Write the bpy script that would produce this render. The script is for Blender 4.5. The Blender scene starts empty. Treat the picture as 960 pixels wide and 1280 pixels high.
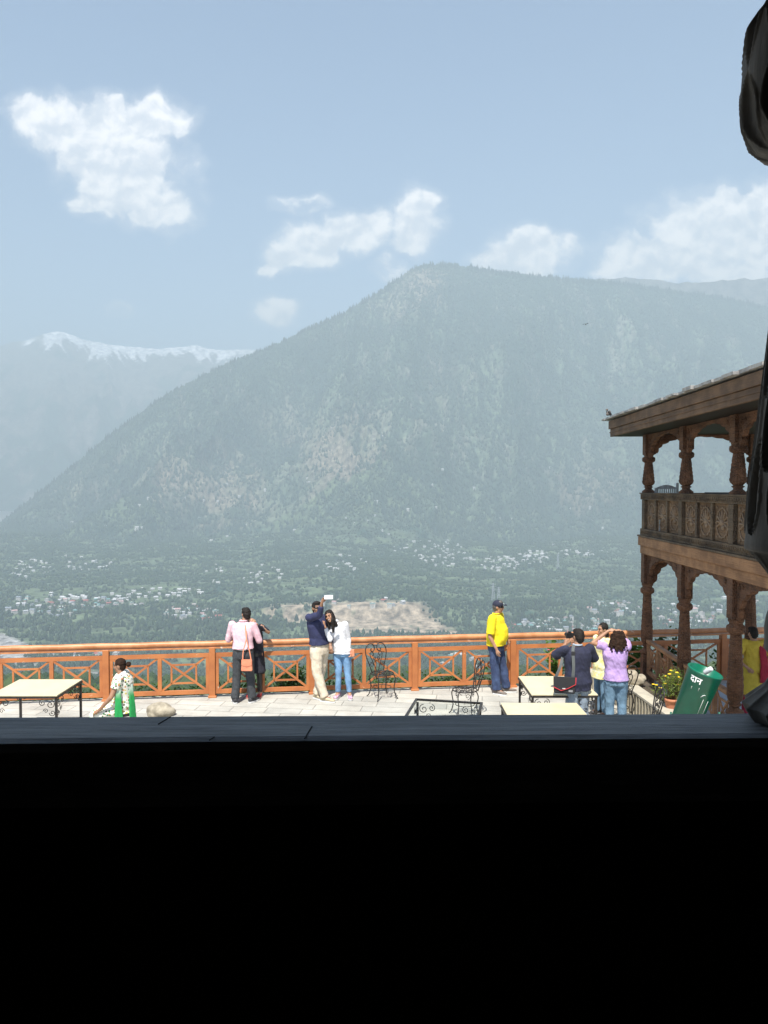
import bpy, bmesh, math, random
import numpy as np
from mathutils import Vector, Matrix
random.seed(7)
RNG = np.random.default_rng(11)
PI = math.pi
R = math.radians
sc = bpy.context.scene
COL = sc.collection

# ---------------------------------------------------------------- camera
CAMZ = 3.86
F = 960.0
PITCH = math.atan(30 / 960.0)
cam = bpy.data.cameras.new("camera")
camo = bpy.data.objects.new("camera", cam)
COL.objects.link(camo)
camo.location = (0, 0, CAMZ)
camo.rotation_euler = (PI / 2 - PITCH, 0, 0)
cam.sensor_fit = 'VERTICAL'
cam.sensor_height = 24.0
cam.lens = 18.0
cam.clip_start = 0.05
cam.clip_end = 60000
sc.camera = camo


def W(px, py, Y):
    """world point at depth Y seen at photo pixel px,py"""
    u = (px - 480) / F
    v = (640 - py) / F
    dy = math.cos(PITCH) + v * math.sin(PITCH)
    dz = -math.sin(PITCH) + v * math.cos(PITCH)
    return Vector((u * Y / dy, Y, CAMZ + dz * Y / dy))


def G(px, py, z):
    """world point at height z seen at photo pixel px,py"""
    a = W(px, py, 1.0)
    Y = (z - CAMZ) / (a.z - CAMZ)
    return W(px, py, Y)


# ---------------------------------------------------------------- render settings
sc.view_settings.view_transform = 'Standard'
sc.view_settings.look = 'None'
sc.view_settings.gamma = 1
sc.view_settings.exposure = EXPOSURE = 0.95
sc.view_settings.use_curve_mapping = False
sc.render.engine = 'CYCLES'
cy = sc.cycles
cy.use_denoising = True
cy.denoiser = 'OPENIMAGEDENOISE'
cy.denoising_input_passes = 'RGB_ALBEDO_NORMAL'
cy.denoising_prefilter = 'ACCURATE'
cy.max_bounces = 6
cy.diffuse_bounces = 3
cy.volume_bounces = 0
cy.transparent_max_bounces = 16
cy.use_adaptive_sampling = False

SUN_AZ = 11.0      # degrees left of straight behind the camera
SUN_EL = 60.0
sd = bpy.data.lights.new("sun", 'SUN')
sd.energy = 4.7
sd.angle = R(0.53)
sd.color = (1.0, 0.955, 0.88)
so = bpy.data.objects.new("sun", sd)
COL.objects.link(so)
sunv = Vector((-math.sin(R(SUN_AZ)) * math.cos(R(SUN_EL)), -math.cos(R(SUN_AZ)) * math.cos(R(SUN_EL)), math.sin(R(SUN_EL))))
so.rotation_euler = sunv.to_track_quat('Z', 'Y').to_euler()
so.location = (-20, -30, 60)


# ---------------------------------------------------------------- materials
class NT:
    def __init__(s, nt):
        s.nt = nt
        s.n = nt.nodes
        s.l = nt.links

    def node(s, t, **kw):
        n = s.n.new(t)
        for k, v in kw.items():
            setattr(n, k, v)
        return n

    def val(s, sock, v):
        if isinstance(v, (int, float, tuple, list)):
            sock.default_value = v
        else:
            s.l.new(v, sock)

    def math(s, op, a, b=0.0, c=None, clamp=False):
        n = s.node('ShaderNodeMath', operation=op)
        n.use_clamp = clamp
        s.val(n.inputs[0], a)
        s.val(n.inputs[1], b)
        if c is not None:
            s.val(n.inputs[2], c)
        return n.outputs[0]

    def vmath(s, op, a, b=None, scale=None):
        n = s.node('ShaderNodeVectorMath', operation=op)
        s.val(n.inputs[0], a)
        if b is not None:
            s.val(n.inputs[1], b)
        if scale is not None:
            s.val(n.inputs['Scale'], scale)
        return n.outputs['Value'] if op in ('LENGTH', 'DOT_PRODUCT') else n.outputs[0]

    def ramp(s, fac, stops, interp='LINEAR'):
        n = s.node('ShaderNodeValToRGB')
        n.color_ramp.interpolation = interp
        e = n.color_ramp.elements
        while len(e) < len(stops):
            e.new(0.5)
        for i, (p, c) in enumerate(stops):
            e[i].position = p
            e[i].color = (c[0], c[1], c[2], 1) if hasattr(c, '__len__') else (c, c, c, 1)
        s.val(n.inputs[0], fac)
        return n.outputs[0]

    def mix(s, fac, a, b, mode='MIX'):
        n = s.node('ShaderNodeMix', data_type='RGBA', blend_type=mode)
        s.val(n.inputs[0], fac)
        for i, v in ((6, a), (7, b)):
            if isinstance(v, (tuple, list)) and len(v) == 3:
                v = (*v, 1)
            s.val(n.inputs[i], v)
        return n.outputs[2]

    def noise(s, vec=None, scale=5, detail=4, rough=0.55, dist=0.0, dim='3D'):
        n = s.node('ShaderNodeTexNoise', noise_dimensions=dim)
        n.inputs['Scale'].default_value = scale
        n.inputs['Detail'].default_value = detail
        n.inputs['Roughness'].default_value = rough
        n.inputs['Distortion'].default_value = dist
        if vec is not None:
            s.l.new(vec, n.inputs['Vector'])
        return n.outputs['Fac']

    def smooth(s, x, a, b):
        n = s.node('ShaderNodeMapRange', interpolation_type='SMOOTHSTEP')
        s.val(n.inputs[0], x)
        n.inputs[1].default_value = a
        n.inputs[2].default_value = b
        return n.outputs[0]


MATS = {}


def base(name, rough=0.7, metal=0.0, spec=None):
    m = bpy.data.materials.new(name)
    m.use_nodes = True
    t = NT(m.node_tree)
    bs = m.node_tree.nodes['Principled BSDF']
    bs.inputs['Roughness'].default_value = rough
    bs.inputs['Metallic'].default_value = metal
    if spec is not None:
        bs.inputs['Specular IOR Level'].default_value = spec
    MATS[name] = m
    return m, t, bs


def mat(name, c1, c2=None, rough=0.7, metal=0.0, scale=8.0, stretch=(1, 1, 1), bump=0.0, bscale=None, wear=None, spec=None, detail=5, dist=0.0):
    """two-tone noisy material with optional bump and worn patches"""
    m, t, bs = base(name, rough, metal, spec)
    tc = t.node('ShaderNodeTexCoord')
    mp = t.node('ShaderNodeMapping')
    mp.inputs['Scale'].default_value = stretch
    t.l.new(tc.outputs['Object'], mp.inputs[0])
    v = mp.outputs[0]
    if c2 is None:
        c2 = tuple(x * 0.8 for x in c1)
    f = t.noise(v, scale, detail, 0.6, dist)
    col = t.mix(t.smooth(f, 0.32, 0.68), c2, c1)
    if wear:
        wc, amount, ws = wear
        f2 = t.noise(v, ws, 6, 0.65)
        col = t.mix(t.smooth(f2, 1 - amount, 1 - amount + 0.08), col, wc)
    t.l.new(col, bs.inputs['Base Color'])
    if bump > 0:
        b = t.node('ShaderNodeBump')
        b.inputs['Strength'].default_value = 1.0
        b.inputs['Distance'].default_value = bump
        t.l.new(t.noise(v, bscale or scale * 2, 5, 0.6), b.inputs['Height'])
        t.l.new(b.outputs[0], bs.inputs['Normal'])
    return m


# ---------------------------------------------------------------- object helpers
def tag(o, label=None, cat=None, group=None, kind=None):
    if label:
        o['label'] = label
    if cat:
        o['category'] = cat
    if group:
        o['group'] = group
    if kind:
        o['kind'] = kind
    return o


def empty(name, loc, label, cat, group=None, rz=0.0, kind=None):
    o = bpy.data.objects.new(name, None)
    o.empty_display_size = 0.1
    COL.objects.link(o)
    o.location = loc
    o.rotation_euler = (0, 0, rz)
    return tag(o, label, cat, group, kind)


def np_mesh(name, verts, faces, cols=None, smooth=False):
    """verts (n,3), faces (m,k) uniform arrays"""
    me = bpy.data.meshes.new(name)
    nv, nf, k = len(verts), len(faces), faces.shape[1]
    me.vertices.add(nv)
    me.vertices.foreach_set('co', np.asarray(verts, np.float32).ravel())
    me.loops.add(nf * k)
    me.loops.foreach_set('vertex_index', np.asarray(faces, np.int32).ravel())
    me.polygons.add(nf)
    me.polygons.foreach_set('loop_start', np.arange(0, nf * k, k, dtype=np.int32))
    me.polygons.foreach_set('loop_total', np.full(nf, k, np.int32))
    me.update(calc_edges=True)
    if smooth:
        me.polygons.foreach_set('use_smooth', np.ones(nf, bool))
    if cols is not None:
        a = me.color_attributes.new('tint', 'FLOAT_COLOR', 'POINT')
        c4 = np.ones((nv, 4), np.float32)
        c4[:, :3] = cols
        a.data.foreach_set('color', c4.ravel())
    return me


def link(name, me, m, parent=None, smooth=False):
    o = bpy.data.objects.new(name, me)
    if m is not None:
        for mm in (m if isinstance(m, (list, tuple)) else [m]):
            me.materials.append(mm)
    COL.objects.link(o)
    if parent is not None:
        o.parent = parent
    if smooth:
        for p in me.polygons:
            p.use_smooth = True
    return o


class MB:
    """mesh builder"""

    def __init__(s):
        s.v = []
        s.f = []
        s.mi = []
        s.sm = []

    def add(s, vs, fs, mi=0, sm=False):
        o = len(s.v)
        s.v += [tuple(v) for v in vs]
        for f in fs:
            s.f.append(tuple(i + o for i in f))
            s.mi.append(mi)
            s.sm.append(sm)
        return s

    def box(s, x0, x1, y0, y1, z0, z1, mi=0, M=None):
        vs = [Vector((x, y, z)) for z in (z0, z1) for y in (y0, y1) for x in (x0, x1)]
        if M is not None:
            vs = [M @ v for v in vs]
        return s.add(vs, [(0, 2, 3, 1), (4, 5, 7, 6), (0, 1, 5, 4), (2, 6, 7, 3), (0, 4, 6, 2), (1, 3, 7, 5)], mi)

    def bar(s, a, b, w, h, up=(0, 0, 1), mi=0):
        """rectangular bar from a to b, w across, h along up"""
        a = Vector(a)
        b = Vector(b)
        d = (b - a).normalized()
        u = Vector(up)
        side = d.cross(u)
        if side.length < 1e-5:
            side = d.cross(Vector((1, 0, 0)))
        side.normalize()
        u = side.cross(d).normalized()
        vs = []
        for p in (a, b):
            for sx, sy in ((-1, -1), (1, -1), (1, 1), (-1, 1)):
                vs.append(p + side * (sx * w / 2) + u * (sy * h / 2))
        return s.add(vs, [(3, 2, 1, 0), (4, 5, 6, 7), (0, 1, 5, 4), (1, 2, 6, 5), (2, 3, 7, 6), (3, 0, 4, 7)], mi)

    def tube(s, pts, r, n=6, mi=0, cap=True, closed=False):
        pts = [Vector(p) for p in pts]
        m = len(pts)
        rs = r if hasattr(r, '__len__') else [r] * m
        ref = Vector((0.13, 0.27, 0.95)).normalized()
        rings = []
        prev = None
        for i, p in enumerate(pts):
            if closed:
                d = pts[(i + 1) % m] - pts[i - 1]
            else:
                d = pts[min(i + 1, m - 1)] - pts[max(i - 1, 0)]
            if d.length < 1e-9:
                d = Vector((0, 0, 1))
            d.normalize()
            a = prev if prev is not None else (ref if abs(ref.dot(d)) < 0.95 else Vector((1, 0, 0)))
            a = (a - d * a.dot(d))
            if a.length < 1e-6:
                a = d.orthogonal()
            a.normalize()
            prev = a
            b = d.cross(a)
            rings.append([p + (a * math.cos(2 * PI * k / n) + b * math.sin(2 * PI * k / n)) * rs[i] for k in range(n)])
        vs = [v for rg in rings for v in rg]
        fs = []
        for i in range(m if closed else m - 1):
            j = (i + 1) % m
            for k in range(n):
                fs.append((i * n + k, i * n + (k + 1) % n, j * n + (k + 1) % n, j * n + k))
        if cap and not closed:
            fs.append(tuple(range(n - 1, -1, -1)))
            fs.append(tuple((m - 1) * n + k for k in range(n)))
        return s.add(vs, fs, mi, True)

    def lathe(s, prof, n=16, center=(0, 0, 0), mi=0, sm=True, fn=None, M=None, cap=True):
        """prof: list of (r, z); fn(r, z, ang) -> r"""
        c = Vector(center)
        vs = []
        for r, z in prof:
            for k in range(n):
                a = 2 * PI * k / n
                rr = fn(r, z, a) if fn else r
                v = Vector((rr * math.cos(a), rr * math.sin(a), z))
                if M is not None:
                    v = M @ v
                vs.append(v + c)
        fs = []
        for i in range(len(prof) - 1):
            for k in range(n):
                fs.append((i * n + k, i * n + (k + 1) % n, (i + 1) * n + (k + 1) % n, (i + 1) * n + k))
        if cap:
            fs.append(tuple(range(n - 1, -1, -1)))
            fs.append(tuple((len(prof) - 1) * n + k for k in range(n)))
        return s.add(vs, fs, mi, sm)

    def prism(s, poly, a0, a1, plane='YZ', mi=0, M=None):
        """extrude 2D polygon; plane 'YZ': poly=(y,z) extruded in x a0..a1; 'XZ': extruded in y; 'XY': extruded in z"""
        def P(p, a):
            v = Vector((a, p[0], p[1])) if plane == 'YZ' else Vector((p[0], a, p[1])) if plane == 'XZ' else Vector((p[0], p[1], a))
            return M @ v if M is not None else v
        n = len(poly)
        vs = [P(p, a0) for p in poly] + [P(p, a1) for p in poly]
        fs = [tuple(range(n - 1, -1, -1)), tuple(range(n, 2 * n))]
        for i in range(n):
            j = (i + 1) % n
            fs.append((i, j, n + j, n + i))
        return s.add(vs, fs, mi)

    def ell(s, c, r, n=10, m=7, mi=0, M=None):
        c = Vector(c)
        vs = []
        for i in range(1, m):
            th = PI * i / m
            for k in range(n):
                a = 2 * PI * k / n
                vs.append(Vector((r[0] * math.sin(th) * math.cos(a), r[1] * math.sin(th) * math.sin(a), r[2] * math.cos(th))))
        vs.append(Vector((0, 0, r[2])))
        vs.append(Vector((0, 0, -r[2])))
        if M is not None:
            vs = [M @ v for v in vs]
        vs = [v + c for v in vs]
        fs = []
        for i in range(m - 2):
            for k in range(n):
                fs.append((i * n + k, (i + 1) * n + k, (i + 1) * n + (k + 1) % n, i * n + (k + 1) % n))
        t = (m - 1) * n
        for k in range(n):
            fs.append((t, k, (k + 1) % n))
            fs.append((t + 1, (m - 2) * n + (k + 1) % n, (m - 2) * n + k))
        return s.add(vs, fs, mi, True)

    def build(s, name, m, parent=None, bevel=0.0, fixn=True):
        me = bpy.data.meshes.new(name)
        me.from_pydata(s.v, [], s.f)
        me.polygons.foreach_set('material_index', s.mi)
        me.polygons.foreach_set('use_smooth', s.sm)
        if fixn:
            bm = bmesh.new()
            bm.from_mesh(me)
            bmesh.ops.recalc_face_normals(bm, faces=bm.faces[:])
            bm.to_mesh(me)
            bm.free()
        me.update()
        o = link(name, me, m, parent)
        if bevel > 0:
            md = o.modifiers.new('b', 'BEVEL')
            md.width = bevel
            md.segments = 2
            md.limit_method = 'ANGLE'
            md.angle_limit = R(40)
        return o


# ---------------------------------------------------------------- numpy noise
def _hash(ix, iy, seed):
    h = (ix.astype(np.int64) * 374761393 + iy.astype(np.int64) * 668265263 + seed * 1442695041) & 0xFFFFFFFF
    h = ((h ^ (h >> 13)) * 1274126177) & 0xFFFFFFFF
    return ((h ^ (h >> 16)) & 0xFFFFFF) / float(0xFFFFFF)


def vnoise(x, y, seed=0):
    x = np.asarray(x, float)
    y = np.asarray(y, float)
    ix = np.floor(x)
    iy = np.floor(y)
    fx = x - ix
    fy = y - iy
    fx = fx * fx * fx * (fx * (fx * 6 - 15) + 10)
    fy = fy * fy * fy * (fy * (fy * 6 - 15) + 10)
    a = _hash(ix, iy, seed)
    b = _hash(ix + 1, iy, seed)
    c = _hash(ix, iy + 1, seed)
    d = _hash(ix + 1, iy + 1, seed)
    return (a + (b - a) * fx) * (1 - fy) + (c + (d - c) * fx) * fy


def fbm(x, y, seed=0, o=5, g=0.5):
    t = 0
    A = 1
    S = 0
    for i in range(o):
        t = t + A * vnoise(x * 2 ** i + 17.3 * i, y * 2 ** i - 9.1 * i, seed + i)
        S += A
        A *= g
    return t / S


def ridged(x, y, seed=0, o=5, g=0.5):
    t = 0
    A = 1
    S = 0
    for i in range(o):
        t = t + A * (1 - np.abs(2 * vnoise(x * 2 ** i + 7.7 * i, y * 2 ** i + 3.1 * i, seed + i) - 1))
        S += A
        A *= g
    return t / S


def sstep(x, a, b):
    t = np.clip((x - a) / (b - a), 0, 1)
    return t * t * (3 - 2 * t)


# ---------------------------------------------------------------- sky
world = bpy.data.worlds.new("World")
sc.world = world
world.use_nodes = True
t = NT(world.node_tree)
for n in list(t.n):
    t.n.remove(n)
wo = t.node('ShaderNodeOutputWorld')
bg = t.node('ShaderNodeBackground')
sky = t.node('ShaderNodeTexSky', sky_type='NISHITA')
sky.sun_disc = False
sky.sun_elevation = R(SUN_EL)
sky.sun_rotation = R(180 + SUN_AZ)
sky.altitude = 1700
sky.air_density = 1.0
sky.dust_density = 1.7
sky.ozone_density = 0.8
tc = t.node('ShaderNodeTexCoord')
sep = t.node('ShaderNodeSeparateXYZ')
t.l.new(tc.outputs['Generated'], sep.inputs[0])
ys = t.math('MAXIMUM', sep.outputs[1], 0.02)
cu = t.math('DIVIDE', sep.outputs[0], ys)
cv = t.math('DIVIDE', sep.outputs[2], ys)
cb = t.node('ShaderNodeCombineXYZ')
t.l.new(cu, cb.inputs[0])
t.l.new(cv, cb.inputs[1])
uv = cb.outputs[0]
wn = t.node('ShaderNodeTexNoise')
wn.inputs['Scale'].default_value = 16
wn.inputs['Detail'].default_value = 6
wn.inputs['Roughness'].default_value = 0.6
t.l.new(uv, wn.inputs['Vector'])
warp = t.vmath('SCALE', t.vmath('SUBTRACT', wn.outputs['Color'], (0.5, 0.5, 0.5)), scale=0.040)
warp = t.vmath('MULTIPLY', warp, (1, 1, 0))
uvw = t.vmath('ADD', uv, warp)
CL = [(182, 208, 42, 36, 1), (140, 150, 30, 24, 1), (45, 155, 30, 28, 1), (88, 168, 52, 40, 1), (132, 190, 62, 50, 1), (195, 155, 46, 30, 1), (160, 238, 62, 44, 1), (200, 262, 46, 25, 1), (112, 262, 30, 13, .7),
      (355, 322, 26, 19, .9), (390, 308, 48, 28, 1), (440, 296, 44, 27, 1), (466, 284, 24, 22, 1), (335, 340, 16, 9, .8), (520, 282, 34, 36, 1), (528, 262, 24, 20, 1),
      (515, 305, 28, 14, .9), (487, 340, 22, 18, .45), (378, 262, 38, 11, .4), (348, 389, 30, 18, .85), (655, 325, 52, 34, .95), (662, 302, 26, 20, .9), (612, 330, 32, 14, .85), (700, 318, 26, 24, .45),
      (880, 300, 84, 52, 1), (830, 325, 90, 34, 1), (900, 268, 44, 30, 1), (785, 336, 52, 20, .9), (955, 300, 50, 40, .8), (960, 258, 40, 26, .75), (1040, 290, 90, 50, .8), (152, 386, 16, 11, .4), (905, 345, 70, 22, .8),
      (225, 235, 30, 60, .3), (-90, 220, 60, 40, .9), (1200, 330, 130, 50, 1)]
fld = None
for (x, y, rx, ry, wgt) in CL:
    c = ((x - 480) / F, (610 - y) / F, 0)
    d = t.vmath('MULTIPLY', t.vmath('SUBTRACT', uvw, c), (F / rx, F / ry, 0))
    e = t.math('MULTIPLY_ADD', t.vmath('LENGTH', d), -1.0, 1.0)
    e = t.math('MINIMUM', e, wgt - 0.35) if wgt < 1 else e
    if fld is None:
        fld = e
    else:
        n = t.node('ShaderNodeMath', operation='SMOOTH_MAX')
        t.l.new(fld, n.inputs[0])
        t.l.new(e, n.inputs[1])
        n.inputs[2].default_value = 0.12
        fld = n.outputs[0]
nz = t.noise(uvw, 30, 12, 0.66, 0.0)
nzb = t.noise(uv, 9, 3, 0.5, 0.0)
den = t.math('ADD', t.math('MULTIPLY', fld, 1.25), t.math('MULTIPLY', t.math('SUBTRACT', nz, 0.5), 1.75))
alpha = t.math('MAXIMUM', t.smooth(den, -0.16, 0.44), t.math('MULTIPLY', t.smooth(den, -0.50, 0.10), 0.22))
alpha = t.math('MULTIPLY', alpha, t.math('GREATER_THAN', sep.outputs[1], 0.05))
# sunlit crowns, greyer underside of the clouds
uvo = t.vmath('ADD', uvw, (0.004, -0.009, 0))
nzo = t.noise(uvo, 24, 5, 0.55, 0.0)
nzu = t.noise(uvw, 24, 5, 0.55, 0.0)
shade = t.smooth(t.math('ADD', t.math('MULTIPLY', t.math('SUBTRACT', nzo, nzu), 3.0), t.math('MULTIPLY', nzu, 0.8)), 0.05, 0.75)
ccol = t.mix(shade, (5.4, 5.4, 5.8), (9.3, 8.6, 8.1))
skc = t.mix(t.math('MULTIPLY', alpha, 0.93), sky.outputs[0], ccol)
t.l.new(skc, bg.inputs[0])
bg.inputs[1].default_value = 0.125
t.l.new(bg.outputs[0], wo.inputs[0])
# ================================================================ far terrain
def interp(px, pts):
    return np.interp(px, [p[0] for p in pts], [p[1] for p in pts])


RIDGE = [(-700, 700), (-300, 690), (-80, 668), (0, 655), (60, 608), (130, 550), (200, 500), (250, 472), (300, 447), (330, 437), (400, 405), (430, 391), (450, 378),
         (475, 364), (500, 345), (512, 336), (530, 331), (560, 329), (600, 335), (650, 342), (700, 347), (760, 352), (830, 361), (900, 372), (960, 384), (1100, 405), (1300, 420), (1700, 470)]
DIST = [(-700, 5600), (-100, 5700), (150, 6300), (400, 7100), (560, 7500), (800, 7700), (1000, 8000), (1700, 8600)]
VAL = [(15, -0.6), (17, -1.6), (40, -14), (100, -30), (300, -80), (500, -127), (800, -208), (1100, -292), (1500, -380), (1750, -402), (2250, -402), (2300, -398), (2600, -392), (3200, -372), (3900, -335), (4600, -290), (9000, -260)]


def el(y):   # photo row -> dz per metre of depth
    v = (640 - y) / F
    return (-math.sin(PITCH) + v * math.cos(PITCH)) / (math.cos(PITCH) + v * math.sin(PITCH))


def toe(u):
    px = u * F + 480
    return 4550 + 350 * (vnoise(px / 160.0, px * 0 + .5, 5) - .5) * 2 - 250 * np.exp(-((px - 420) / 90.0) ** 2) - 200 * np.exp(-((px - 180) / 90.0) ** 2)


def height(u, Y):
    px = u * F + 480
    X = u * Y
    zv = np.interp(Y, [p[0] for p in VAL], [p[1] for p in VAL])
    far = sstep(Y, 60, 500)
    zv = zv + far * (fbm(X / 420.0, Y / 420.0, 21, 4) - .5) * 44 * sstep(np.abs(Y - 2000), 0, 350) + far * (fbm(X / 70.0, Y / 70.0, 3, 3) - .5) * 9
    # river terrace: a bench that breaks down to the river in a bare cliff
    edge = 2290 + 70 * (vnoise(X / 130.0, X * 0, 9) - .5)
    bench = sstep(Y, edge, edge + 55) * sstep(px, 300, 345) * (1 - sstep(px, 530, 560))
    zv = zv + 22 * bench
    zv = zv + sstep(Y, edge - 10, edge + 90) * 12
    D = interp(px, DIST)
    zr = CAMZ + el(interp(px, RIDGE)) * D - 10
    T = toe(u)
    s = np.clip((Y - T) / (D - T), 0, 1)
    zt = np.interp(T, [p[0] for p in VAL], [p[1] for p in VAL])
    g = 0.86 * s ** 1.12 + 0.14 * s ** 3
    rise = np.maximum(zr - zt, 0)
    # spurs running down the slope
    skew = np.interp(px, [0, 380, 620, 1000], [270, 230, 40, -60])
    sp = ridged((px - skew * s) / 125.0 + 0.35 * vnoise(px / 60., s * 3, 4), s * .8 + 3, 31, 4, 0.5)
    sp2 = ridged(X / 330.0 + 0.3 * Y / 330., Y / 620.0, 41, 5, 0.55)
    amp = np.minimum(rise, 900) * (np.sin(PI * np.clip(s, 0, 1) ** 0.8)) ** 0.8
    zm = zt + (zr - zt) * g + amp * ((sp - .6) * 0.80 + (sp2 - .55) * 0.30)
    zm = zm + (fbm(X / 60.0, Y / 60.0, 55, 3) - .5) * 26 * sstep(s, 0, .1) * (1 - sstep(s, .93, 1))
    back = np.clip(Y - D, 0, None)
    zm = np.where(Y > D, zr - back * 0.45, zm)
    zm = np.where(Y > T, zm, zv)
    zm = zm + np.where(Y > T, (zv - zt) * (1 - sstep(s, 0, .2)) * .6, 0)
    return zm, s, sp, sp2


cols_px = np.concatenate([np.arange(-700, -60, 14.0), np.arange(-60, 1020, 1.9), np.arange(1020, 1700, 14.0)])
rowsY = np.concatenate([np.array([14.95, 16, 20, 30, 50, 90, 160, 280, 450, 650, 850, 1050]), np.linspace(1150, 4200, 330), np.linspace(4210, 8700, 330), np.array([8900, 9200, 9600])])
U, YY = np.meshgrid((cols_px - 480) / F, rowsY)
Z, S_, SP, SP2 = height(U, YY)
XX = U * YY
PX = U * F + 480
nr, nc = U.shape
# ---- albedo of the ground itself
def blob(px0, y0, rx, ry, pw=2):
    PYv = 610 - (Z - CAMZ) / YY * F
    n = fbm(XX / 180., YY / 180., 77, 4) - .5
    return np.clip(1.25 - np.sqrt(((PX - px0) / rx) ** 2 + ((PYv - y0) / ry) ** 2) + n * 1.6, 0, 1)


forest = np.array([0.026, 0.052, 0.034])
scrub = np.array([0.100, 0.135, 0.085])
field = np.array([0.105, 0.140, 0.075])
bare = np.array([0.215, 0.185, 0.135])
rock = np.array([0.24, 0.21, 0.18])
n1 = fbm(XX / 260.0, YY / 420.0, 61, 5, .6)
n2 = fbm(XX / 45.0, YY / 60.0, 62, 4, .65)
n3 = fbm(XX / 900.0, YY / 900.0, 63, 3)
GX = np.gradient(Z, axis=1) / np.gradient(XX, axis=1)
lit = sstep(GX, -.05, .55)  # sun-facing spur sides, coloured paler with scrub so the relief shows
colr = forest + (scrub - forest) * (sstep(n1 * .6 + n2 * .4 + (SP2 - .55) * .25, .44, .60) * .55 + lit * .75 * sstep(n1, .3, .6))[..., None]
PYv = 610 - (Z - CAMZ) / YY * F
bm_ = np.maximum.reduce([blob(425, 578, 60, 66), blob(470, 610, 30, 40), blob(180, 640, 50, 40) * .7, blob(535, 358, 36, 30) * .9, blob(500, 385, 34, 22) * .5, blob(262, 610, 80, 62) * .95, blob(90, 610, 60, 35) * .5, blob(740, 610, 60, 40) * .55, blob(545, 480, 30, 60) * .35, blob(330, 520, 60, 30) * .4, blob(620, 380, 20, 40) * .3])
dkp = np.exp(-((PX - 600) / 45) ** 2 - ((PYv - 385) / 50) ** 2)
colr = colr + (forest - colr) * (dkp * .8)[..., None]
bm_ = bm_ * (1 - dkp)
bm_ = bm_ * sstep(n2 * .6 + .25 * bm_ + .30 * (lit - .5) + .2, .34, .58) * (YY > 4200)
colr = colr + (bare - colr) * np.clip(bm_ * 1.1, 0, .95)[..., None]
colr = np.where((YY < 1300)[..., None], colr * .6 + np.array([.03, .045, .016]) , colr)
rk = (YY > 1300) * sstep(ridged(XX / 130., YY / 200., 71, 4) + .15 * (n3 - .5), .74, .84) * sstep(S_, .1, .3) * .6
colr = colr + (rock - colr) * (rk * .6)[..., None]
# valley floor fields
vf = (YY < 4700) & (YY > 1000)
fl = vnoise(XX / 75. + 0.4 * vnoise(XX / 50., YY / 50., 3), YY / 55., 91)
fcol = np.where((fl > .62)[..., None], field, np.where((fl < .22)[..., None], forest * 1.3, scrub * .9))
colr = np.where(vf[..., None], fcol * (0.8 + 0.4 * n2[..., None]), colr)
edge = 2290 + 70 * (vnoise(XX / 130.0, XX * 0, 9) - .5)
cl = sstep(YY, 2080 + 120 * (1 - sstep(PX, 395, 425)), 2170 + 120 * (1 - sstep(PX, 395, 425))) * (1 - sstep(YY, edge + 75, edge + 160)) * sstep(PX + 40 * (n2 - .5), 322, 345) * (1 - sstep(PX + 50 * (n1 - .5) - (edge + 60 - YY) * .25, 515, 545))
cl = cl * sstep(n2 + .5 * n1 + .25 * (PX > 420), .62, .82) * (.62 + .7 * fbm(XX / 22., YY / 40., 5, 3))[..., 0 * 0 + 0:][..., :] if False else cl * sstep(n2 + .5 * n1 + .22 * sstep(PX, 400, 430), .66, .86)
colr = colr + (np.array([0.33, 0.265, 0.19]) - colr) * cl[..., None]
# river bed
rv = sstep(YY, 1620, 1700) * (1 - sstep(YY + .6 * (PX - 10) * 8, 2050, 2130)) * (1 - sstep(PX + 30 * (n2 - .5), 28, 46))
colr = colr + (np.array([0.34, 0.33, 0.31]) * (0.75 + .5 * n2[..., None]) - colr) * rv[..., None]
rv2 = sstep(YY, 1500, 1560) * (1 - sstep(YY, 1640, 1700)) * sstep(n2 + n1, .9, 1.15)
colr = colr + (np.array([0.30, 0.29, 0.26]) - colr) * rv2[..., None]
idx = np.arange(nr * nc).reshape(nr, nc)
faces = np.stack([idx[:-1, :-1], idx[:-1, 1:], idx[1:, 1:], idx[1:, :-1]], -1).reshape(-1, 4)
verts = np.stack([XX, YY, Z], -1).reshape(-1, 3)


def terrain_mat(name, sc1=0.02, bump=6.0, snow=False):
    m, t, bs = base(name, 0.95, 0, 0.1)
    at = t.node('ShaderNodeVertexColor', layer_name='tint')
    tc = t.node('ShaderNodeTexCoord')
    n = t.noise(tc.outputs['Object'], sc1, 6, 0.7)
    k = t.ramp(n, [(0.36, 0.35), (0.66, 2.0)])
    c = t.mix(1.0, at.outputs[0], k, 'MULTIPLY')
    t.l.new(c, bs.inputs['Base Color'])
    b = t.node('ShaderNodeBump')
    b.inputs['Distance'].default_value = bump
    b.inputs['Strength'].default_value = 0.8
    t.l.new(t.noise(tc.outputs['Object'], sc1 * 1.5, 6, 0.7), b.inputs['Height'])
    t.l.new(b.outputs[0], bs.inputs['Normal'])
    return m


TM = terrain_mat('hillside_ground', 0.03, 5)
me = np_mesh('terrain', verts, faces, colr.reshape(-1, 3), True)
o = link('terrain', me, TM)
tag(o, 'green valley floor and forested mountain slope across the river', kind='structure')


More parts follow.
